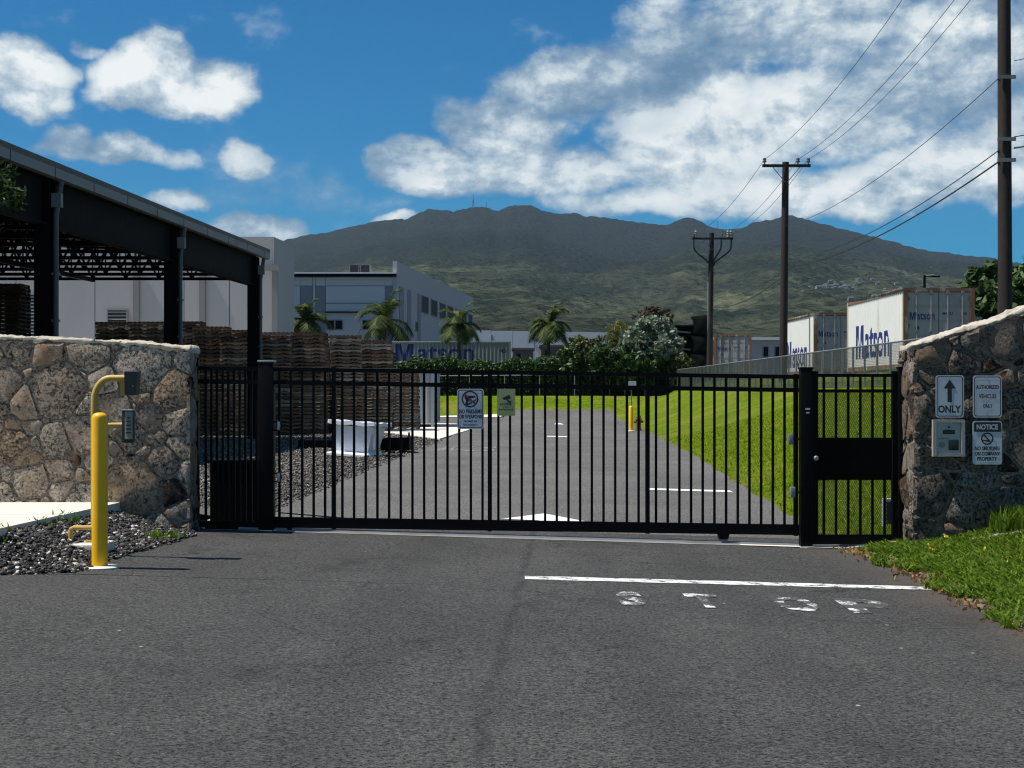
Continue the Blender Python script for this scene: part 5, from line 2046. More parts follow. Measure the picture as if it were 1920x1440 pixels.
def end_door_container(label, x0, Y0, L, ztop, H, wdt, side_text, post, group=None):
    """container along +Y with its doors facing -Y and its lettered long side facing -X"""
    x1, Y1, z0 = x0 + wdt, Y0 + L, ztop - H
    t = thing('container', label, 'container', (x0 + wdt / 2, Y0 + L / 2, z0), group)
    mb, s_, d_ = corrugated((x0 + .02, Y1 - .14, 0), (0, -1, 0), (-1, 0, 0), L - .28, z0 + .15, ztop - .10, .26, .03)
    side = mb.build('side_wall', MAT['contwhite'], t)
    if side_text:
        w, h, off, zb = side_text
        sl_ = [a - off for a in s_]
        pts, fcs = letters_on('Matson', w, h, .012, sl_, list(zip(sl_, d_)))
        m2 = MB().add([(x0 + .02 - c_ - .004, Y1 - .14 - off - a, zb + b) for a, b, c_ in pts], fcs)
        m2.build('lettering', MAT['navy'], side)
    corrugated((x1 - .02, Y0 + .14, 0), (0, 1, 0), (1, 0, 0), L - .28, z0 + .15, ztop - .10, .26, .03)[0].build('side_wall', MAT['contwhite'], t)
    MB().box(x0 + .08, x1 - .08, Y0 + .2, Y1 - .02, z0 + .1, ztop - .06).build('inner_shell', MAT['contgrey'], t)
    MB().box(x0 + .05, x1 - .05, Y0 + .05, Y1 - .05, ztop - .055, ztop - .015).build('roof', MAT['contwhite'], t)
    for xx, yy, mt in ((x0, Y0, 'rust'), (x1 - .15, Y0, 'rust'), (x0, Y1 - .15, post), (x1 - .15, Y1 - .15, post)):
        MB().box(xx, xx + .15, yy, yy + .15, z0, ztop).build('corner_post', MAT[mt], t)
    MB().box(x0 - .005, x0 + .05, Y0 + .03, Y0 + .12, z0 + .2, ztop - .2).build('post_facing', MAT['rusttan'], t)
    for xx in (x0 - .004, x1 - .076):
        MB().box(xx, xx + .08, Y0 + .15, Y1 - .15, ztop - .11, ztop + .003).build('top_rail', MAT['rust'], t)
        MB().box(xx, xx + .08, Y0 + .15, Y1 - .15, z0, z0 + .16).build('bottom_rail', MAT['rust'], t)
    MB().box(x0 + .15, x1 - .15, Y0 + .01, Y0 + .14, ztop - .12, ztop + .002).build('header', MAT['rust'], t)
    MB().box(x0 + .15, x1 - .15, Y0 + .01, Y0 + .14, z0, z0 + .12).build('threshold', MAT['rust'], t)
    xm = (x0 + x1) / 2
    for a, b, sd_ in ((x0 + .16, xm - .012, 0), (xm + .012, x1 - .16, 1)):
        dr = MB()
        zz0, zz1 = z0 + .13, ztop - .13
        n = 5
        for k in range(n):
            za, zb = lerp(zz0, zz1, k / n), lerp(zz0, zz1, (k + 1) / n)
            dr.box(a, b, Y0 + .045, Y0 + .09, za + .03, zb - .03)
            dr.box(a, b, Y0 + .062, Y0 + .092, zb - .03, zb + .03 if k < n - 1 else zb)
        do = dr.build('door', MAT['contdoor'], t)
        for f_ in (.28, .76):
            xr_ = lerp(a, b, f_)
            MB().tube([(xr_, Y0 + .02, zz0 - .06), (xr_, Y0 + .02, zz1 + .06)], .024, 8).build('lock_rod', MAT['lockrod'], do)
            for zz in (zz0 + .02, lerp(zz0, zz1, .45), zz1 - .06):
                MB().box(xr_ - .05, xr_ + .05, Y0 - .012, Y0 + .044, zz, zz + .09).build('rod_keeper', MAT['lockrod'], do)
            MB().bar((xr_, Y0 - .0, lerp(zz0, zz1, .38)), (xr_ + (.38 if f_ < .5 else -.38), Y0 - .0, lerp(zz0, zz1, .36)), .03).build('door_handle', MAT['lockrod'], do)
        for k in range(3):
            zz = lerp(zz0, zz1, .12 + .38 * k)
            xh = a if sd_ == 0 else b
            MB().box(xh - .05, xh + .05, Y0 + .01, Y0 + .06, zz, zz + .14).build('hinge', MAT['rust'], do)
        if sd_ == 0:
            MB().text('Matson', (a + .06, Y0 + .040, lerp(zz0, zz1, .62)), (1, 0, 0), (0, 0, 1),   .86, .26, .015).build('lettering', MAT['navy'], do)
            MB().tube([(a + .32, Y0 + .044, lerp(zz0, zz1, .50)), (a + .32, Y0 + .038, lerp(zz0, zz1, .50))], .08, 16).build('emblem', MAT['navy'], do)
        else:
            MB().text('MATU', (a + .12, Y0 + .040, lerp(zz0, zz1, .685)), (1, 0, 0), (0, 0, 1), .34, .10, .02).build('lettering', MAT['signnavy'], do)
            MB().text('26', (a + .80, Y0 + .040, lerp(zz0, zz1, .685)), (1, 0, 0), (0, 0, 1), .14, .10, .02).build('lettering', MAT['signnavy'], do)
    return t


end_door_container('largest white container with rusty frame and navy lettering, nearest behind the right fence', xat(1694, 51), 51.0, 8.6, zat(540, 51), 2.75, 2.44, (5.0, 1.28, 1.35, zat(540, 51) - 2.28), 'rusttan', 'lettered containers behind the fence')
end_door_container('white lettered container between the wooden pole and the largest container', xat(1526, 67), 67.0, 7.6, zat(586, 67), 2.75, 2.44, (5.0, 1.28, .75, zat(586, 67) - 2.4), 'rust', 'lettered containers behind the fence')
fc3 = end_door_container('small far container with closed grey doors right of the cable pole', xat(1356, 99), 99.0, 7.3, zat(627, 99), 2.7, 2.44, None, 'rust', 'lettered containers behind the fence')
fc3.rotation_euler.z = -.16

# long container behind the hedge
cy = 110.0
mx0, mx1 = xat(958, cy) - 13.7, xat(958, cy)
mt_ = zat(639.5, cy)
mc = thing('container', 'long grey white container with big navy lettering behind the clipped hedge', 'container', ((mx0 + mx1) / 2, cy + 1.2, mt_ - 2.9))
mb, s_, d_ = corrugated((mx0 + .1, cy, 0), (1, 0, 0), (0, -1, 0), 13.5, mt_ - 2.75, mt_ - .1, .28, .036)
ms = mb.build('side_wall', MAT['contgrey'], mc)
tx0, tx1 = xat(741, cy), xat(888, cy)
off = tx0 - (mx0 + .1)
sl_ = [a - off for a in s_]
pts, fcs = letters_on('Matson', tx1 - tx0, zat(645, cy) - zat(677, cy), .02, sl_, list(zip(sl_, d_)))
MB().add([(tx0 + a, cy - c_ - .004, zat(677, cy) + b) for a, b, c_ in pts], fcs).build('lettering', MAT['navy'], ms)
MB().text('45', (xat(938, cy), cy - .006, zat(662, cy)), (1, 0, 0), (0, 0, 1), .42, .32, .03).build('lettering', MAT['signnavy'], ms)
MB().box(mx0 + .06, mx1 - .06, cy + .08, cy + 2.4, mt_ - 2.8, mt_ - .05).build('inner_shell', MAT['contgrey'], mc)
MB().box(mx0, mx1, cy - .012, cy + 2.44, mt_ - .045, mt_).build('roof', MAT['contwhite'], mc)
MB().box(mx0 + .15, mx1 - .15, cy - .016, cy + .06, mt_ - .14, mt_ - .05).build('top_rail', MAT['contgrey'], mc)
for xx in (mx0, mx1 - .16):
    MB().box(xx, xx + .16, cy - .02, cy + .14, mt_ - 2.9, mt_ - .046).build('corner_post', MAT['contgrey'], mc)
corrugated((mx1 - .03, cy + .14, 0), (0, 1, 0), (1, 0, 0), 2.2, mt_ - 2.75, mt_ - .1, .28, .03)[0].build('end_wall', MAT['contgrey'], mc)
for xx in (mx0 + 1.5, mx1 - 1.5):
    MB().box(xx - .3, xx + .3, cy + .1, cy + 2.3, .5, mt_ - 2.9).build('support', MAT['greysteel'], mc)

# ================================================================== FAR BUILDINGS
MAT['farwhite'] = M('far white wall', (.55, .57, .60), .8, .05, .2)
MAT['farbrown'] = M('brown wall', (.13, .105, .085), .85, .15, .5)
MAT['fargrey'] = M('far grey wall', (.34, .35, .36), .85, .1, .5)
FY = 262.0
fw = thing('far_warehouse', 'long white far warehouse below the mountain with dark wall lettering', 'building', (xat(1030, FY), FY, 3))
a, b = xat(880, FY), xat(1165, FY)
e = arange(a, b, (b - a) / 7)
for p0, p1 in zip(e, e[1:]):
    MB().box(p0 + .03, p1 - .03, FY, FY + .4, 1, lerp(zat(619.5, FY), zat(624, FY), (p0 - a) / (b - a))).build('wall_panel', MAT['farwhite'], fw)
MB().box(a + .1, b - .1, FY + .42, FY + 30, 1, zat(627, FY)).build('body', MAT['farwhite'], fw)
MB().text('HAWAII', (xat(1123, FY), FY - .03, zat(642, FY)), (1, 0, 0), (0, 0, 1), 3.2, 1.25, .04).build('lettering', MAT['signblack'], fw)
for px in (922, 997):
    MB().box(xat(px, FY) - .12, xat(px, FY) + .12, FY - .25, FY - .01, zat(638, FY), zat(628, FY)).build('wall_lamp', MAT['greysteel'], fw)
for (x0, x1, yt, Y, lab, mt) in ((962, 1000, 656, 150, 'low brown block beside the end of the long container', 'farbrown'), (1014, 1062, 650, 160, 'low dark brown shed behind the lone palm', 'farbrown')):
    t = thing('shed', lab, 'shed', (xat((x0 + x1) / 2, Y), Y, 1.7))
    MB().box(xat(x0, Y), xat(x1, Y), Y, Y + 6, 1.2, zat(yt, Y)).build('wall', MAT[mt], t)
    MB().box(xat(x0, Y) - .15, xat(x1, Y) + .15, Y - .15, Y + 6.1, zat(yt, Y), zat(yt, Y) + .2).build('roof', MAT[mt], t)
    MB().box(xat(x0 + 8, Y), xat(x0 + 14, Y), Y - .03, Y + .02, zat(yt + 16, Y), zat(yt + 7, Y)).build('window', MAT['window'], t)
# white roofed van behind the hedge
VY = 118.0
vn = thing('van', 'white roofed van mostly hidden behind the hedge below the palm', 'van', (xat(1038, VY), VY, 1.4))
vx0, vx1, vt = xat(1019, VY), xat(1057, VY), zat(676.5, VY)
loft(MB(), [((vx0 + vx1) / 2, VY + 1, 1.75, .92, 2.2), ((vx0 + vx1) / 2, VY + 1, vt - .9, .95, 2.25), ((vx0 + vx1) / 2, VY + 1, vt - .12, .84, 2.0), ((vx0 + vx1) / 2, VY + 1, vt, .76, 1.9)]).build('body', MAT['trim'], vn)
MB().box((vx0 + vx1) / 2 - .74, (vx0 + vx1) / 2 + .74, VY - 1.24, VY - 1.12, vt - .80, vt - .22).build('windscreen', MAT['window'], vn)
for s1 in (-1, 1):
    for yy in (VY - .4, VY + 2.4):
        xx = (vx0 + vx1) / 2 + s1 * .82
        MB().tube([(xx - .1, yy, 1.78), (xx + .1, yy, 1.78)], .34, 16).build('wheel', MAT['darkplastic'], vn)
# low white building on the right
RY = 135.0
lb = thing('low_building', 'low pale building with a white roof edge behind the far container', 'building', (xat(1400, RY), RY, 2))
MB().box(xat(1325, RY), xat(1500, RY), RY, RY + 8, 1, zat(638, RY)).build('wall', MAT['fargrey'], lb)
MB().box(xat(1322, RY), xat(1503, RY), RY - .4, RY + 8.4, zat(637.8, RY), zat(632.5, RY)).build('roof', MAT['trim'], lb)
for px in (1338, 1430, 1452):
    window(lb, (xat(px, RY), RY, zat(670, RY)), (1, 0, 0), (0, 0, 1), (0, -1, 0), .55, 1.0)

# ================================================================== CHAIN LINK FENCE (right)
FX = lambda y: 11.55 - .006 * (y - 40)
ftop = lambda y: interp([(20, 3.05), (43, 3.10), (93, 3.10), (112, 3.12)], y)
cf = thing('chain_link_fence', 'long grey chain link fence along the top of the grass bank', 'fence', (FX(60), 60, g(FX(60), 60)))
yy = 26.0
posts = []
while yy < 112:
    posts.append(yy)
    yy += 1.62
for y in posts:
    MB().tube([(FX(y), y, g(FX(y), y) - .1), (FX(y), y, ftop(y) + .02)], .036, 8, True).build('post', MAT['steel'], cf)
MB().tube([(FX(y), y, ftop(y)) for y in posts], .026, 8).build('top_rail', MAT['steel'], cf)
MB().tube([(FX(y), y, g(FX(y), y) + .08) for y in posts], .012, 6).build('bottom_wire', MAT['steel'], cf)
MAT['fencewire'] = M('galvanised wire', (.12, .122, .122), .5, .2, 3, metal=.2)
fw_ = MB()
H = 1.48
n = 0
y = 25.0
while y < 112:
    for s_ in (1, -1):
        y2 = y + s_ * H * .6
        if 25 < y2 < 112:
            zb = g(FX(y), y) + .03
            fw_.tube([(FX(y) - .034, y, zb), (FX(y2) - .034, y2, ftop(y2))], .0029, 3, False)
    y += .062
tag(fw_.build('wire_mesh', MAT['fencewire'], cf), kind='stuff')
# far fence end and tail board by the trees

# ================================================================== POLES AND WIRES
MAT['polewood'] = M('dark creosoted pole', (.018, .0125, .010), .85, .35, 2.5, bmp=.5, bscale=12, dirt=(.045, .032, .024), dscale=1.5, dlo=.52, dhi=.75)
MAT['ceramic'] = M('insulator', (.10, .09, .09), .3, .1)
MAT['cable'] = M('black cable', (.012, .012, .014), .6, .1)
MAT['wire'] = M('weathered wire', (.05, .055, .06), .6, .1)


def pole(label, px, Y, ytop, armpx, army, r0, r1, drops=False, px_bot=None):
    x = xat(px, Y)
    xb = x if px_bot is None else xat(px_bot, Y)
    zb = g(xb, Y) - .3
    zt = zat(ytop, Y)
    t = thing('utility_pole', label, 'utility pole', (xb, Y, zb + .3), 'utility poles behind the fence')
    k = 9
    MB().tube([(lerp(xb, x, i / k), Y, lerp(zb, zt, i / k)) for i in range(k + 1)], [lerp(r0, r1, i / k) for i in range(k + 1)], 14).build('shaft', MAT['polewood'], t, smooth='auto')
    xa, xe, za = xat(armpx[0], Y), xat(armpx[1], Y), zat(army, Y)
    xc = lerp(xb, x, (za - zb) / (zt - zb))
    am = MB().cbox(((xa + xe) / 2, Y - r1 - .055, za), (xe - xa, .10, .13)).build('crossarm', MAT['polewood'], t)
    for s_ in (-1, 1):
        MB().bar((xc + s_ * .62, Y - r1 - .05, za - .06), (xc + s_ * .04, Y - r1 - .02, za - .75), .035, .01, up=(0, 1, 0)).build('arm_brace', MAT['greysteel'], t)
    tips = []
    for xx in (xa + .10, lerp(xc, xe, .48), xe - .10):
        MB().lathe((xx, Y - r1 - .055, za + .065), [(.03, 0), (.03, .08), (.085, .09), (.095, .14), (.06, .18), (.085, .21), (.07, .27), (.03, .29)], 10).build('insulator', MAT['ceramic'], am, smooth='auto')
        tips.append(Vector((xx, Y - r1 - .055, za + .29)))
    if drops:
        for xx, yb in ((xa + .12, 1.9), (xe - .12, 1.9), (lerp(xc, xe, .45), 1.7)):
            p = []
            for i in range(9):
                f_ = i / 8
                p.append((lerp(xx, xc + .12 * (1 if xx > xc else -1), sst(f_, .25, 1.0)), Y - .12, za + .1 - yb * (f_ ** .8)))
            MB().tube(p, .055, 8).build('cable_drop', MAT['cable'], t)
        for xx in (xa + .25, xe - .35, xe - .15):
            MB().lathe((xx, Y - .2, za + .05), [(.07, 0), (.11, .08), (.07, .16), (.11, .24), (.07, .32), (.11, .40), (.05, .50)], 10).build('arrester', MAT['fascia'], am, smooth='auto')
        MB().tube([(x - .22, Y - .05, zb), (x - .22, Y - .05, zat(530, Y))], .055, 10).build('riser_pipe', MAT['steel'], t)
    return t, tips, xc


pC, tC, _ = pole('thick weathered wooden pole at the right edge of the photo', 1882, 38.0, -190, (1800, 1964), -160, .185, .155, px_bot=1885)
pB, tB, _ = pole('tall wooden pole with a single crossarm left of the lettered containers', 1473, 68.0, 304, (1428, 1518), 312, .19, .15, px_bot=1468)
pA, tA, _ = pole('shorter wooden pole with looping cable drops under its crossarm', 1334, 100.0, 437, (1297, 1374), 448, .21, .17, True, px_bot=1330)


def wire(label, a, b, sag, r, mat='wire', n=26):
    a, b = Vector(a), Vector(b)
    p = []
    for i in range(n + 1):
        f_ = i / n
        q = a.lerp(b, f_)
        q.z -= sag * 4 * f_ * (1 - f_)
        p.append(q)
    o = MB().tube(p, r, 5).build('power_line', MAT[mat])
    tag(o, label, 'power line', 'power lines')


names = ('left', 'middle', 'right')
for i in range(3):
    wire('power line from the tall pole up to the right edge pole, %s insulator' % names[i], tB[i], tC[i], .75, .010)
    wire('power line from the tall pole down to the cable pole, %s insulator' % names[i], tB[i], tA[i], .55, .012)
    q = tC[i] + (tC[i] - tB[i])
    q.z = tC[i].z
    wire('power line leaving the right edge pole towards the street, %s insulator' % names[i], tC[i], q, .75, .010)
pc = lambda py: Vector((xat(1883, 38) - .17, 37.9, zat(py, 38)))
pb = lambda py, px=1475: Vector((xat(px, 68), 67.85, zat(py, 68)))
pa = lambda py: Vector((xat(1334, 100), 99.8, zat(py, 100)))
wire('single wire sweeping from the right edge pole to the tall pole above the mountain line', pc(148), pb(424), .55, .011)
wire('upper of the two heavy cables between the right edge pole and the tall pole', pc(283), pb(488), .55, .014, 'cable')
wire('lower heavy cable between the right edge pole and the tall pole', pc(304), pb(502), .5, .022, 'cable')
wire('upper communication cable from the tall pole to the cable pole', pb(503), pa(556), .5, .015, 'cable')
wire('lower communication cable from the tall pole to the cable pole', pb(512), pa(576), .5, .02, 'cable')
for py, r_, lab in ((116, .011, 'topmost'), (258, .014, 'middle'), (279, .020, 'lowest')):
    a_ = Vector((xat(1890, 38) + .12, 37.9, zat(py, 38)))
    wire('%s short length of cable leaving the right edge pole to the right' % lab, a_, a_ + Vector((14, -28, 1.2)), .5, r_, 'cable')
for py in (147, 263, 302):
    MB().cbox((xat(1883, 38), 37.82, zat(py, 38)), (.46, .06, .09)).build('cable_clamp', MAT['greysteel'], pC)

# street lamp behind the largest container
LY = 76.0
lx = xat(1733.5, LY)
sl2 = thing('street_lamp', 'slim dark street lamp with a flat head behind the largest container', 'street lamp', (lx, LY, g(lx, LY)))
MB().tube([(lx, LY, g(lx, LY)), (lx, LY, zat(516, LY))], [.09, .06], 10).build('pole', MAT['canopysteel'], sl2)
MB().bar((lx, LY, zat(519, LY)), (xat(1750, LY), LY, zat(518.5, LY)), .05).build('arm', MAT['canopysteel'], sl2)
MB().cbox((xat(1754, LY), LY, zat(518.5, LY)), (.42, .24, .08), bev=.02).build('lamp_head', MAT['canopysteel'], sl2)

# ================================================================== HYDRANT, FAR BOLLARD, SMALL SIGN
hy = 63.5
hx = xat(1197, hy)
hz = g(hx, hy)
h_ = thing('fire_hydrant', 'small brown and yellow fire hydrant on the grass edge beyond the gate', 'hydrant', (hx, hy, hz))
MAT['hydrant'] = M('hydrant brown yellow', (.22, .12, .02), .5, .2, 5, dirt=(.06, .03, .02), dlo=.5, dhi=.7)
MB().lathe((hx, hy, hz), [(.16, 0), (.16, .05), (.11, .06), (.11, .45), (.15, .46), (.15, .50), (.12, .52), (.11, .60), (.06, .66), (.03, .67), (.03, .72)], 14).build('barrel', MAT['hydrant'], h_, smooth='auto')
for s_ in (-1, 1):
    MB().tube([(hx + s_ * .09, hy, hz + .38), (hx + s_ * .2, hy, hz + .38)], .055, 10).build('outlet', MAT['hydrant'], h_)
MB().tube([(hx, hy - .09, hz + .36), (hx, hy - .22, hz + .36)], .075, 10).build('pumper_outlet', MAT['hydrant'], h_)
fbx, fby = xat(1183, 62), 62.0
fbz = g(fbx, fby)
fb2 = thing('bollard', 'small yellow bollard beside the fire hydrant at the lane edge', 'bollard', (fbx, fby, fbz))
MB().lathe((fbx, fby, fbz), [(.085, -.05), (.085, 1.0), (.07, 1.04), (.03, 1.07)], 14).build('pipe', MAT['yellow'], fb2, smooth='auto')
MB().lathe((fbx, fby, fbz), [(.20, -.03), (.20, .03), (.1, .04)], 14).build('concrete_collar', MAT['concrete'], fb2)
sgx, sgy = xat(1184, 80), 80.0
sg = thing('post_sign', 'small pale sign on a thin post behind the far yellow bollard', 'sign', (sgx, sgy, g(sgx, sgy)))
MB().tube([(sgx, sgy, g(sgx, sgy)), (sgx, sgy, zat(714, sgy))], .03, 8).build('post', MAT['greysteel'], sg)
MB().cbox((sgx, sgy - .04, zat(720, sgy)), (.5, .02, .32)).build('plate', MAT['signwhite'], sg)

# ================================================================== PLANTS
MAT['bark'] = M('grey brown bark', (.09, .07, .055), .9, .3, 6, bmp=.6, bscale=20)
MAT['lf_dark'] = leafmat('dark green leaves', (.013, .034, .007), (.075, .13, .025), .35, .2)
MAT['lf_hedge'] = leafmat('hedge leaves', (.014, .040, .008), (.075, .145, .025), .35, .2)
MAT['lf_olive'] = leafmat('olive leaves', (.024, .036, .009), (.11, .13, .035), .3, .2)
MAT['lf_silver'] = leafmat('silvery green leaves', (.04, .065, .035), (.34, .40, .28), .5, .25)
MAT['lf_yellow'] = leafmat('yellow green leaves', (.10, .12, .015), (.24, .25, .05), .3, .35)
MAT['lf_red'] = leafmat('reddish twigs', (.05, .03, .02), (.13, .08, .05), .2, .15)
MAT['lf_palm'] = leafmat('palm leaflets', (.014, .032, .006), (.11, .14, .025), .2, .25, .6)


def leaf_cloud(name, blobs, n, size, mat, parent, shell=.55, aspect=.55):
    """leaf sized faces spread through ellipsoids (cx,cy,cz,rx,ry,rz), gathered into clumps"""
    vol = np.array([b[3] * b[4] * b[5] for b in blobs]) ** .75
    cnt = (n * vol / vol.sum()).astype(int)
    P, D = [], []
    for b, c in zip(blobs, cnt):
        kc = max(6, c // 26)
        d = rng.normal(size=(kc, 3))
        d /= np.linalg.norm(d, axis=1)[:, None]
        r = (shell + (1 - shell) * rng.random(kc) ** .6) * (.82 + .36 * rng.random(kc))
        ctr = d * r[:, None]
        idx = rng.integers(0, kc, c)
        q = ctr[idx] + rng.normal(size=(c, 3)) * .13
        P.append(q * np.array(b[3:6]) + np.array(b[:3]))
        D.append(q / np.maximum(np.linalg.norm(q, axis=1), .05)[:, None])
    P, D = np.concatenate(P), np.concatenate(D)
    m = len(P)
    nrm = D * .6 + rng.normal(size=(m, 3)) * .7 + np.array([0, 0, .35])
    nrm /= np.linalg.norm(nrm, axis=1)[:, None]
    a = np.cross(nrm, rng.normal(size=(m, 3)))
    a /= np.linalg.norm(a, axis=1)[:, None]
    b = np.cross(nrm, a)
    s = size * (.55 + .9 * rng.random(m))[:, None]
    v = np.stack([P - a * s, P - b * s * aspect + nrm * s * .12, P + a * s, P + b * s * aspect + nrm * s * .12], 1).reshape(-1, 3)
    f_ = np.arange(m * 4).reshape(-1, 4)
    return mesh_np(name, v, f_, mat, parent=parent)


def limbs(parent, base, top, blobs, r, mat='bark', name='trunk', k=5):
    base, top = Vector(base), Vector(top)
    mb = MB()
    pts = [base.lerp(top, i / 6) + Vector((random.gauss(0, r * .35), random.gauss(0, r * .35), 0)) * (1 if 0 < i < 6 else 0) for i in range(7)]
    mb.tube(pts, [r * (1.15 - .55 * i / 6) for i in range(7)], 9)
    for b in blobs[:k]:
        c = Vector(b[:3])
        s0 = pts[random.randint(3, 6)]
        mid = s0.lerp(c, .5) + Vector((0, 0, .1 * (c - s0).length))
        mb.tube([s0, mid, c, c + Vector((random.gauss(0, .3) * b[3], 0, .5 * b[5]))], [r * .5, r * .35, r * .2, r * .08], 6)
    return mb.build(name, MAT[mat], parent, smooth='auto')


def tree(name, label, cat, base, blobs, n, size, leaf, r=.12, aspect=.55, shell=.5, group=None):
    t = thing(name, label, cat, base, group)
    cx = sum(b[0] for b in blobs) / len(blobs)
    cyy = sum(b[1] for b in blobs) / len(blobs)
    cz = sum(b[2] for b in blobs) / len(blobs)
    limbs(t, base, (cx, cyy, cz), blobs, r)
    leaf_cloud('crown', blobs, n, size, MAT[leaf], t, shell, aspect)
    return t


def bl(px, py, Y, rx, ry, dy=0.0, ryd=None):
    """crown ellipsoid from photo centre and half sizes in pixels"""
    p = at(px, py, Y)
    k = Y / F
    return (p.x, Y + dy, p.z, rx * k, (ryd if ryd else (rx + ry) / 2 * k), ry * k)


TYY = 103.0
tree('silver_tree', 'bushy tree with pale silvery leaves left of the cable pole', 'tree', (xat(1225, TYY), TYY, g(9.7, TYY)),
     [bl(1218, 614, TYY, 36, 22), bl(1236, 626, TYY, 30, 26, .6), bl(1186, 636, TYY, 30, 24, -.5), bl(1226, 655, TYY, 42, 30, -.6), bl(1258, 656, TYY, 28, 28, .3), bl(1195, 662, TYY, 30, 24, .2)], 7600, .17, 'lf_silver', .13)
tree('red_tree', 'sparse reddish brown tree top rising behind the silvery tree', 'tree', (xat(1232, 108), 108, g(10, 108)),
     [bl(1215, 590, 108, 26, 14), bl(1245, 592, 108, 24, 16, .5), bl(1230, 583, 108, 18, 10, -.3)], 1500, .13, 'lf_red', .10, .4, .2)
tree('willow_tree', 'feathery yellow green tree left of the silvery tree', 'tree', (xat(1162, 112), 112, g(8, 112)),
     [bl(1162, 620, 112, 22, 18), bl(1150, 634, 112, 18, 18, .4), bl(1172, 640, 112, 20, 20, -.4)], 3000, .13, 'lf_yellow', .09, .22, .2)
for px, py, rx, ry, Y, lab, lf, cat in ((1095, 655, 34, 24, 104, 'dark olive bush rising left of the yellow green tree', 'lf_olive', 'bush'), (1130, 670, 26, 24, 102.5, 'dark round bush in front of the olive bush', 'lf_dark', 'bush'),
                              (1172, 676, 24, 22, 102, 'dark bush at the foot of the silvery tree, left side', 'lf_hedge', 'bush'), (1068, 668, 22, 18, 103.5, 'small dark bush at the right end of the clipped hedge', 'lf_hedge', 'bush'),
                              (1215, 680, 22, 20, 101.8, 'dark leafy bush at the foot of the silvery tree, right side', 'lf_dark', 'bush'), (1273, 682, 24, 14, 101.6, 'low dark bush in front of the black shade cloth', 'lf_olive', 'bush')):
    b0 = (xat(px, Y), Y, g(xat(px, Y), Y))
    tree('bush', lab, cat, b0, [bl(px, py, Y, rx, ry), bl(px - rx * .5, py + ry * .4, Y, rx * .6, ry * .7, .4), bl(px + rx * .5, py + ry * .3, Y, rx * .6, ry * .7, -.4), bl(px, py + 26, Y, rx * .9, 22)], 3200, .14, lf, .06)
tree('broadleaf_tree', 'dark broad leaved tree behind the right edge pole', 'tree', (xat(1880, 58), 58, g(19, 58)),
     [bl(1850, 530, 58, 38, 32), bl(1895, 545, 58, 45, 42, .5), bl(1845, 568, 58, 32, 36, -.5), bl(1925, 540, 58, 40, 40, -.3), bl(1890, 585, 58, 50, 36, -.8), bl(1960, 575, 58, 50, 50)], 5200, .22, 'lf_dark', .16, .75)
tree('edge_tree', 'dark leafy branches hanging in at the left edge over the stone wall', 'tree', (-10.3, 24.0, g(-10.3, 24)),
     [bl(-10, 372, 24, 48, 40), bl(-60, 330, 24, 70, 50, .3), bl(-110, 380, 24, 70, 60), bl(-40, 410, 24, 40, 30, -.2)], 2600, .085, 'lf_dark', .10, .32)


def palm(label, px, py, Y, rad, base_z=None, nf=22, seed=1, trunk=True):
    rd = random.Random(seed)
    c = at(px, py, Y)
    k = Y / F
    zb = g(c.x, Y) if base_z is None else base_z
    t = thing('palm_tree', label, 'palm tree', (c.x, Y, zb), 'young palms by the hedge')
    MB().tube([(c.x + .06 * math.sin(i), Y, lerp(zb, c.z, i / 6)) for i in range(7)], [.17 - .012 * i for i in range(7)], 9).build('trunk', MAT['bark'], t, smooth='auto')
    L = rad * k
    for i in range(nf):
        a = 2 * PI * i / nf + rd.uniform(-.25, .25)
        up = rd.choice((1.25, .9, .55, .3, .05, -.15)) if i else 1.45
        ln_ = L * rd.uniform(.85, 1.15)
        d = Vector((math.cos(a) * math.cos(up), math.sin(a) * math.cos(up), math.sin(up)))
        p = Vector(c)
        mid = [p.copy()]
        for s_ in range(8):
            p = p + d * ln_ / 8
            d = (d + Vector((0, 0, -.17 - .05 * s_ * (1.2 if up > .8 else 1)))).normalized()
            mid.append(p.copy())
        mb = MB()
        mb.tube(mid, [.03 - .003 * q for q in range(9)], 4)
        for s_ in range(8):
            for h2 in range(3):
                f_ = (s_ + h2 / 3)
                q0 = mid[s_].lerp(mid[s_ + 1], h2 / 3)
                dd = (mid[s_ + 1] - mid[s_]).normalized()
                sd_ = dd.cross(Vector((0, 0, 1)))
                if sd_.length < .05:
                    sd_ = Vector((1, 0, 0))
                sd_.normalize()
                ll = ln_ * .40 * math.sin(PI * clamp((f_ + .9) / 9.2, .08, 1)) + .04
                for s2 in (-1, 1):
                    tip = q0 + sd_ * s2 * ll * .75 + dd * ll * .55 + Vector((0, 0, -.30 * ll + rd.gauss(0, .06)))
                    w = dd * .075
                    mb.add([q0 - w, q0 + w, tip], [(0, 1, 2)])
        mb.build('frond', MAT['lf_palm'], t)


palm('lone palm standing right of the long container in front of the far warehouse', 1030, 610, 106, 56, seed=3)
palm('palm in front of the lettering of the long container', 862, 611, 106.5, 54, seed=5)
palm('palm rising in front of the office building left of the slanting side wall', 722, 602, 114, 70, seed=8)
palm('partly hidden dark palm between the warehouse corner and the office', 574, 604, 112, 56, seed=12)

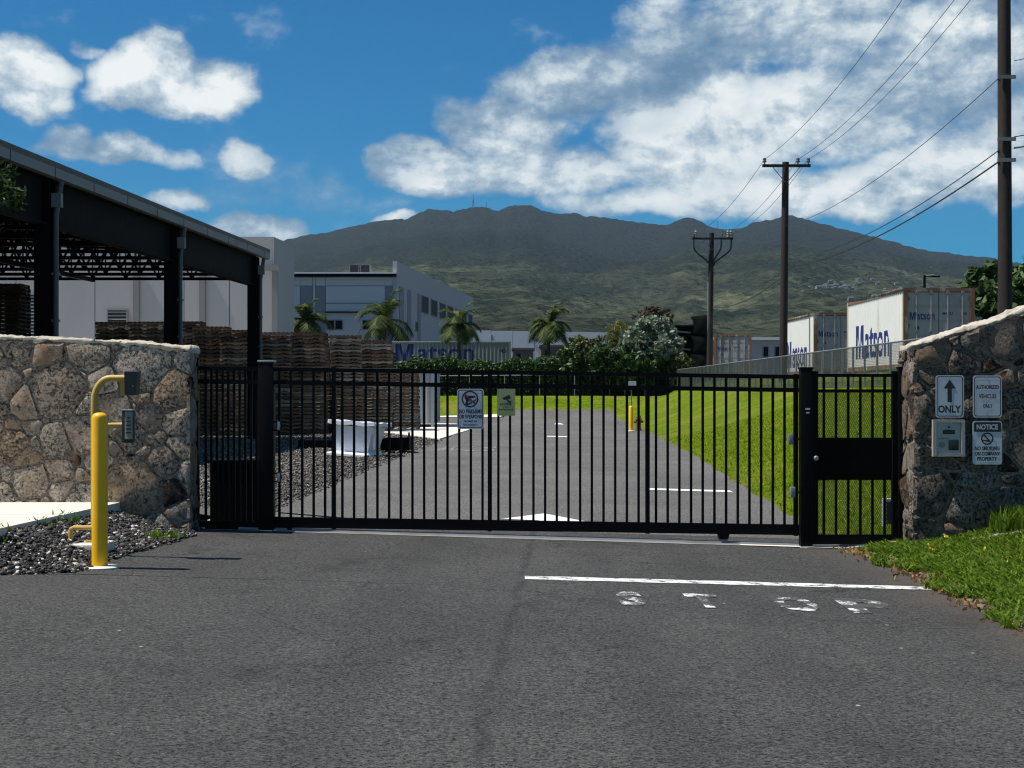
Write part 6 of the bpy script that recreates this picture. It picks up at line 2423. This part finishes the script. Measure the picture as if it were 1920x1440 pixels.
# clipped hedge with its wire fence in front
hg = thing('hedge', 'long clipped green hedge along the far end of the lane', 'hedge', (xat(910, 104), 104, 1.4))
pts = []
x0, x1 = xat(745, 104), xat(1262, 104)
n = 25000
V = np.zeros((n, 3))
V[:, 0] = x0 + (x1 - x0) * rng.random(n)
wav = np.sin(V[:, 0] * .9) * .16 + np.sin(V[:, 0] * 2.7 + 1) * .12 + np.sin(V[:, 0] * 7.1) * .06
f1 = rng.random(n)
zt_h = zat(679, 104)
front = f1 < .62
V[:, 1] = np.where(front, 103.3 + .12 * rng.normal(size=n), 103.3 + 1.2 * rng.random(n))
V[:, 2] = np.where(front, 1.3 + (zt_h - 1.3 + wav) * rng.random(n), zt_h + wav + .09 * rng.normal(size=n))
nrm = rng.normal(size=(n, 3)) + np.where(front[:, None], np.array([0, -.5, .3]), np.array([0, 0, .9]))
nrm /= np.linalg.norm(nrm, axis=1)[:, None]
a = np.cross(nrm, rng.normal(size=(n, 3)))
a /= np.linalg.norm(a, axis=1)[:, None]
b = np.cross(nrm, a)
s_ = .10 * (.6 + .8 * rng.random(n))[:, None]
vv = np.stack([V - a * s_, V - b * s_ * .5, V + a * s_, V + b * s_ * .5], 1).reshape(-1, 3)
mesh_np('foliage', vv, np.arange(n * 4).reshape(-1, 4), MAT['lf_hedge'], parent=hg)
MB().box(x0 + .1, x1 - .1, 103.45, 104.3, 1.2, zt_h - .12).build('branches', MAT['darkvoid'], hg)  # near-black box filling the hedge, its colour is the shade among the leaves
lf = thing('low_fence', 'dark low wire fence with pale rail under the hedge', 'fence', (xat(950, 102.4), 102.4, 1.35))
xx = xat(815, 102.4)
while xx < xat(1250, 102.4):
    MB().tube([(xx, 102.4, 1.2), (xx, 102.4, zat(703, 102.4))], .035, 6).build('post', MAT['greysteel'], lf)
    xx += 2.4
MB().tube([(xat(815, 102.4), 102.4, zat(705, 102.4)), (xat(1250, 102.4), 102.4, zat(701, 102.4))], .03, 6).build('top_rail', MAT['steel'], lf)
lw_ = MB()
xx = xat(815, 102.4)
while xx < xat(1250, 102.4):
    for s1 in (-1, 1):
        lw_.tube([(xx, 102.4, 1.3), (xx + s1 * .8, 102.4, zat(704, 102.4))], .006, 3, False)
    xx += .13
tag(lw_.build('wire_mesh', MAT['blackrough'], lf), kind='stuff')

# black shade cloth shelter beside the cable pole
MAT['shadecloth'] = M('black shade cloth', (.005, .0065, .0065), .9, .3, 2, spec=.03)
HY = 106.0
sh = thing('shade_shelter', 'black shade cloth shelter with bulging drapes left of the cable pole', 'shelter', (xat(1298, HY), HY, g(12, HY)))
x0, x1 = xat(1258, HY), xat(1331, HY)
for xx in (x0 + .1, x1 - .1):
    for yy in (HY + .2, HY + 3.6):
        MB().tube([(xx, yy, 1.6), (xx, yy, zat(600, HY))], .05, 8).build('post', MAT['canopysteel'], sh)
rt_ = MB()
nx, ny = 12, 6
for k, dz in ((0, 0), (1, -.05)):
    for j in range(ny + 1):
        for i in range(nx + 1):
            u, v = i / nx, j / ny
            z = lerp(zat(606, HY), zat(594, HY), u ** 1.6) - .35 * math.sin(PI * u) * (1 - .5 * v) + dz
            rt_.v.append((lerp(x0, x1, u), HY + 3.8 * v, z))
w = nx + 1
m0 = w * (ny + 1)
for j in range(ny):
    for i in range(nx):
        q = j * w + i
        rt_.f.append((q, q + 1, q + 1 + w, q + w))
        rt_.f.append((m0 + q + w, m0 + q + w + 1, m0 + q + 1, m0 + q))
rt_.build('roof_cloth', MAT['shadecloth'], sh, smooth=True)
for k, (ya, yb) in enumerate(((590, 630), (626, 664), (660, 700))):
    dr = MB()
    n1, n2 = 10, 12
    za, zb = zat(ya, HY), zat(yb, HY)
    xa, xb = xat(1300, HY), xat(1332, HY)
    for j in range(n2 + 1):
        for i in range(n1 + 1):
            u, v = i / n1, j / n2
            bul = math.sin(PI * v) ** .6
            dr.v.append((lerp(xa, xb, u) - .25 * (1 - bul) * (1 - u), HY - .55 * bul * math.sin(PI * clamp(u, .05, .95)) - .1, lerp(za - .15 * (1 - u), zb, v)))
    for j in range(n2):
        for i in range(n1):
            q = j * (n1 + 1) + i
            dr.f.append((q, q + 1, q + n1 + 2, q + n1 + 1))
    dr.build('drape', MAT['shadecloth'], sh, smooth=True)
for ya in (622, 654, 672):
    MB().cbox((xat(1280, HY), HY + .4, zat(ya, HY)), (1.2, .5, .10), ry=.08).build('bench_edge', MAT['fascia'], sh)
MB().box(xat(1260, HY), xat(1330, HY), HY + .7, HY + 3.4, 1.7, zat(609, HY)).build('inner_stack', MAT['shadecloth'], sh)

# ================================================================== HAZE
HAZE = 1
if HAZE:
    m = bpy.data.materials.new('haze air')
    m.use_nodes = True
    m.node_tree.nodes.clear()
    t = NT(m.node_tree)
    pv = t.n('ShaderNodeVolumePrincipled')
    pv.inputs['Color'].default_value = (.62, .82, 1.0, 1)
    pv.inputs['Density'].default_value = 3.1e-5
    pv.inputs['Anisotropy'].default_value = .2
    o = t.n('ShaderNodeOutputMaterial')
    m.node_tree.links.new(pv.outputs[0], o.inputs['Volume'])
    hz = MB().box(-6100, 6100, -420, 7400, -12, 900).build('haze', m)
    tag(hz, kind='stuff')
    hz['label'] = 'thin pale air between the yard and the mountain'
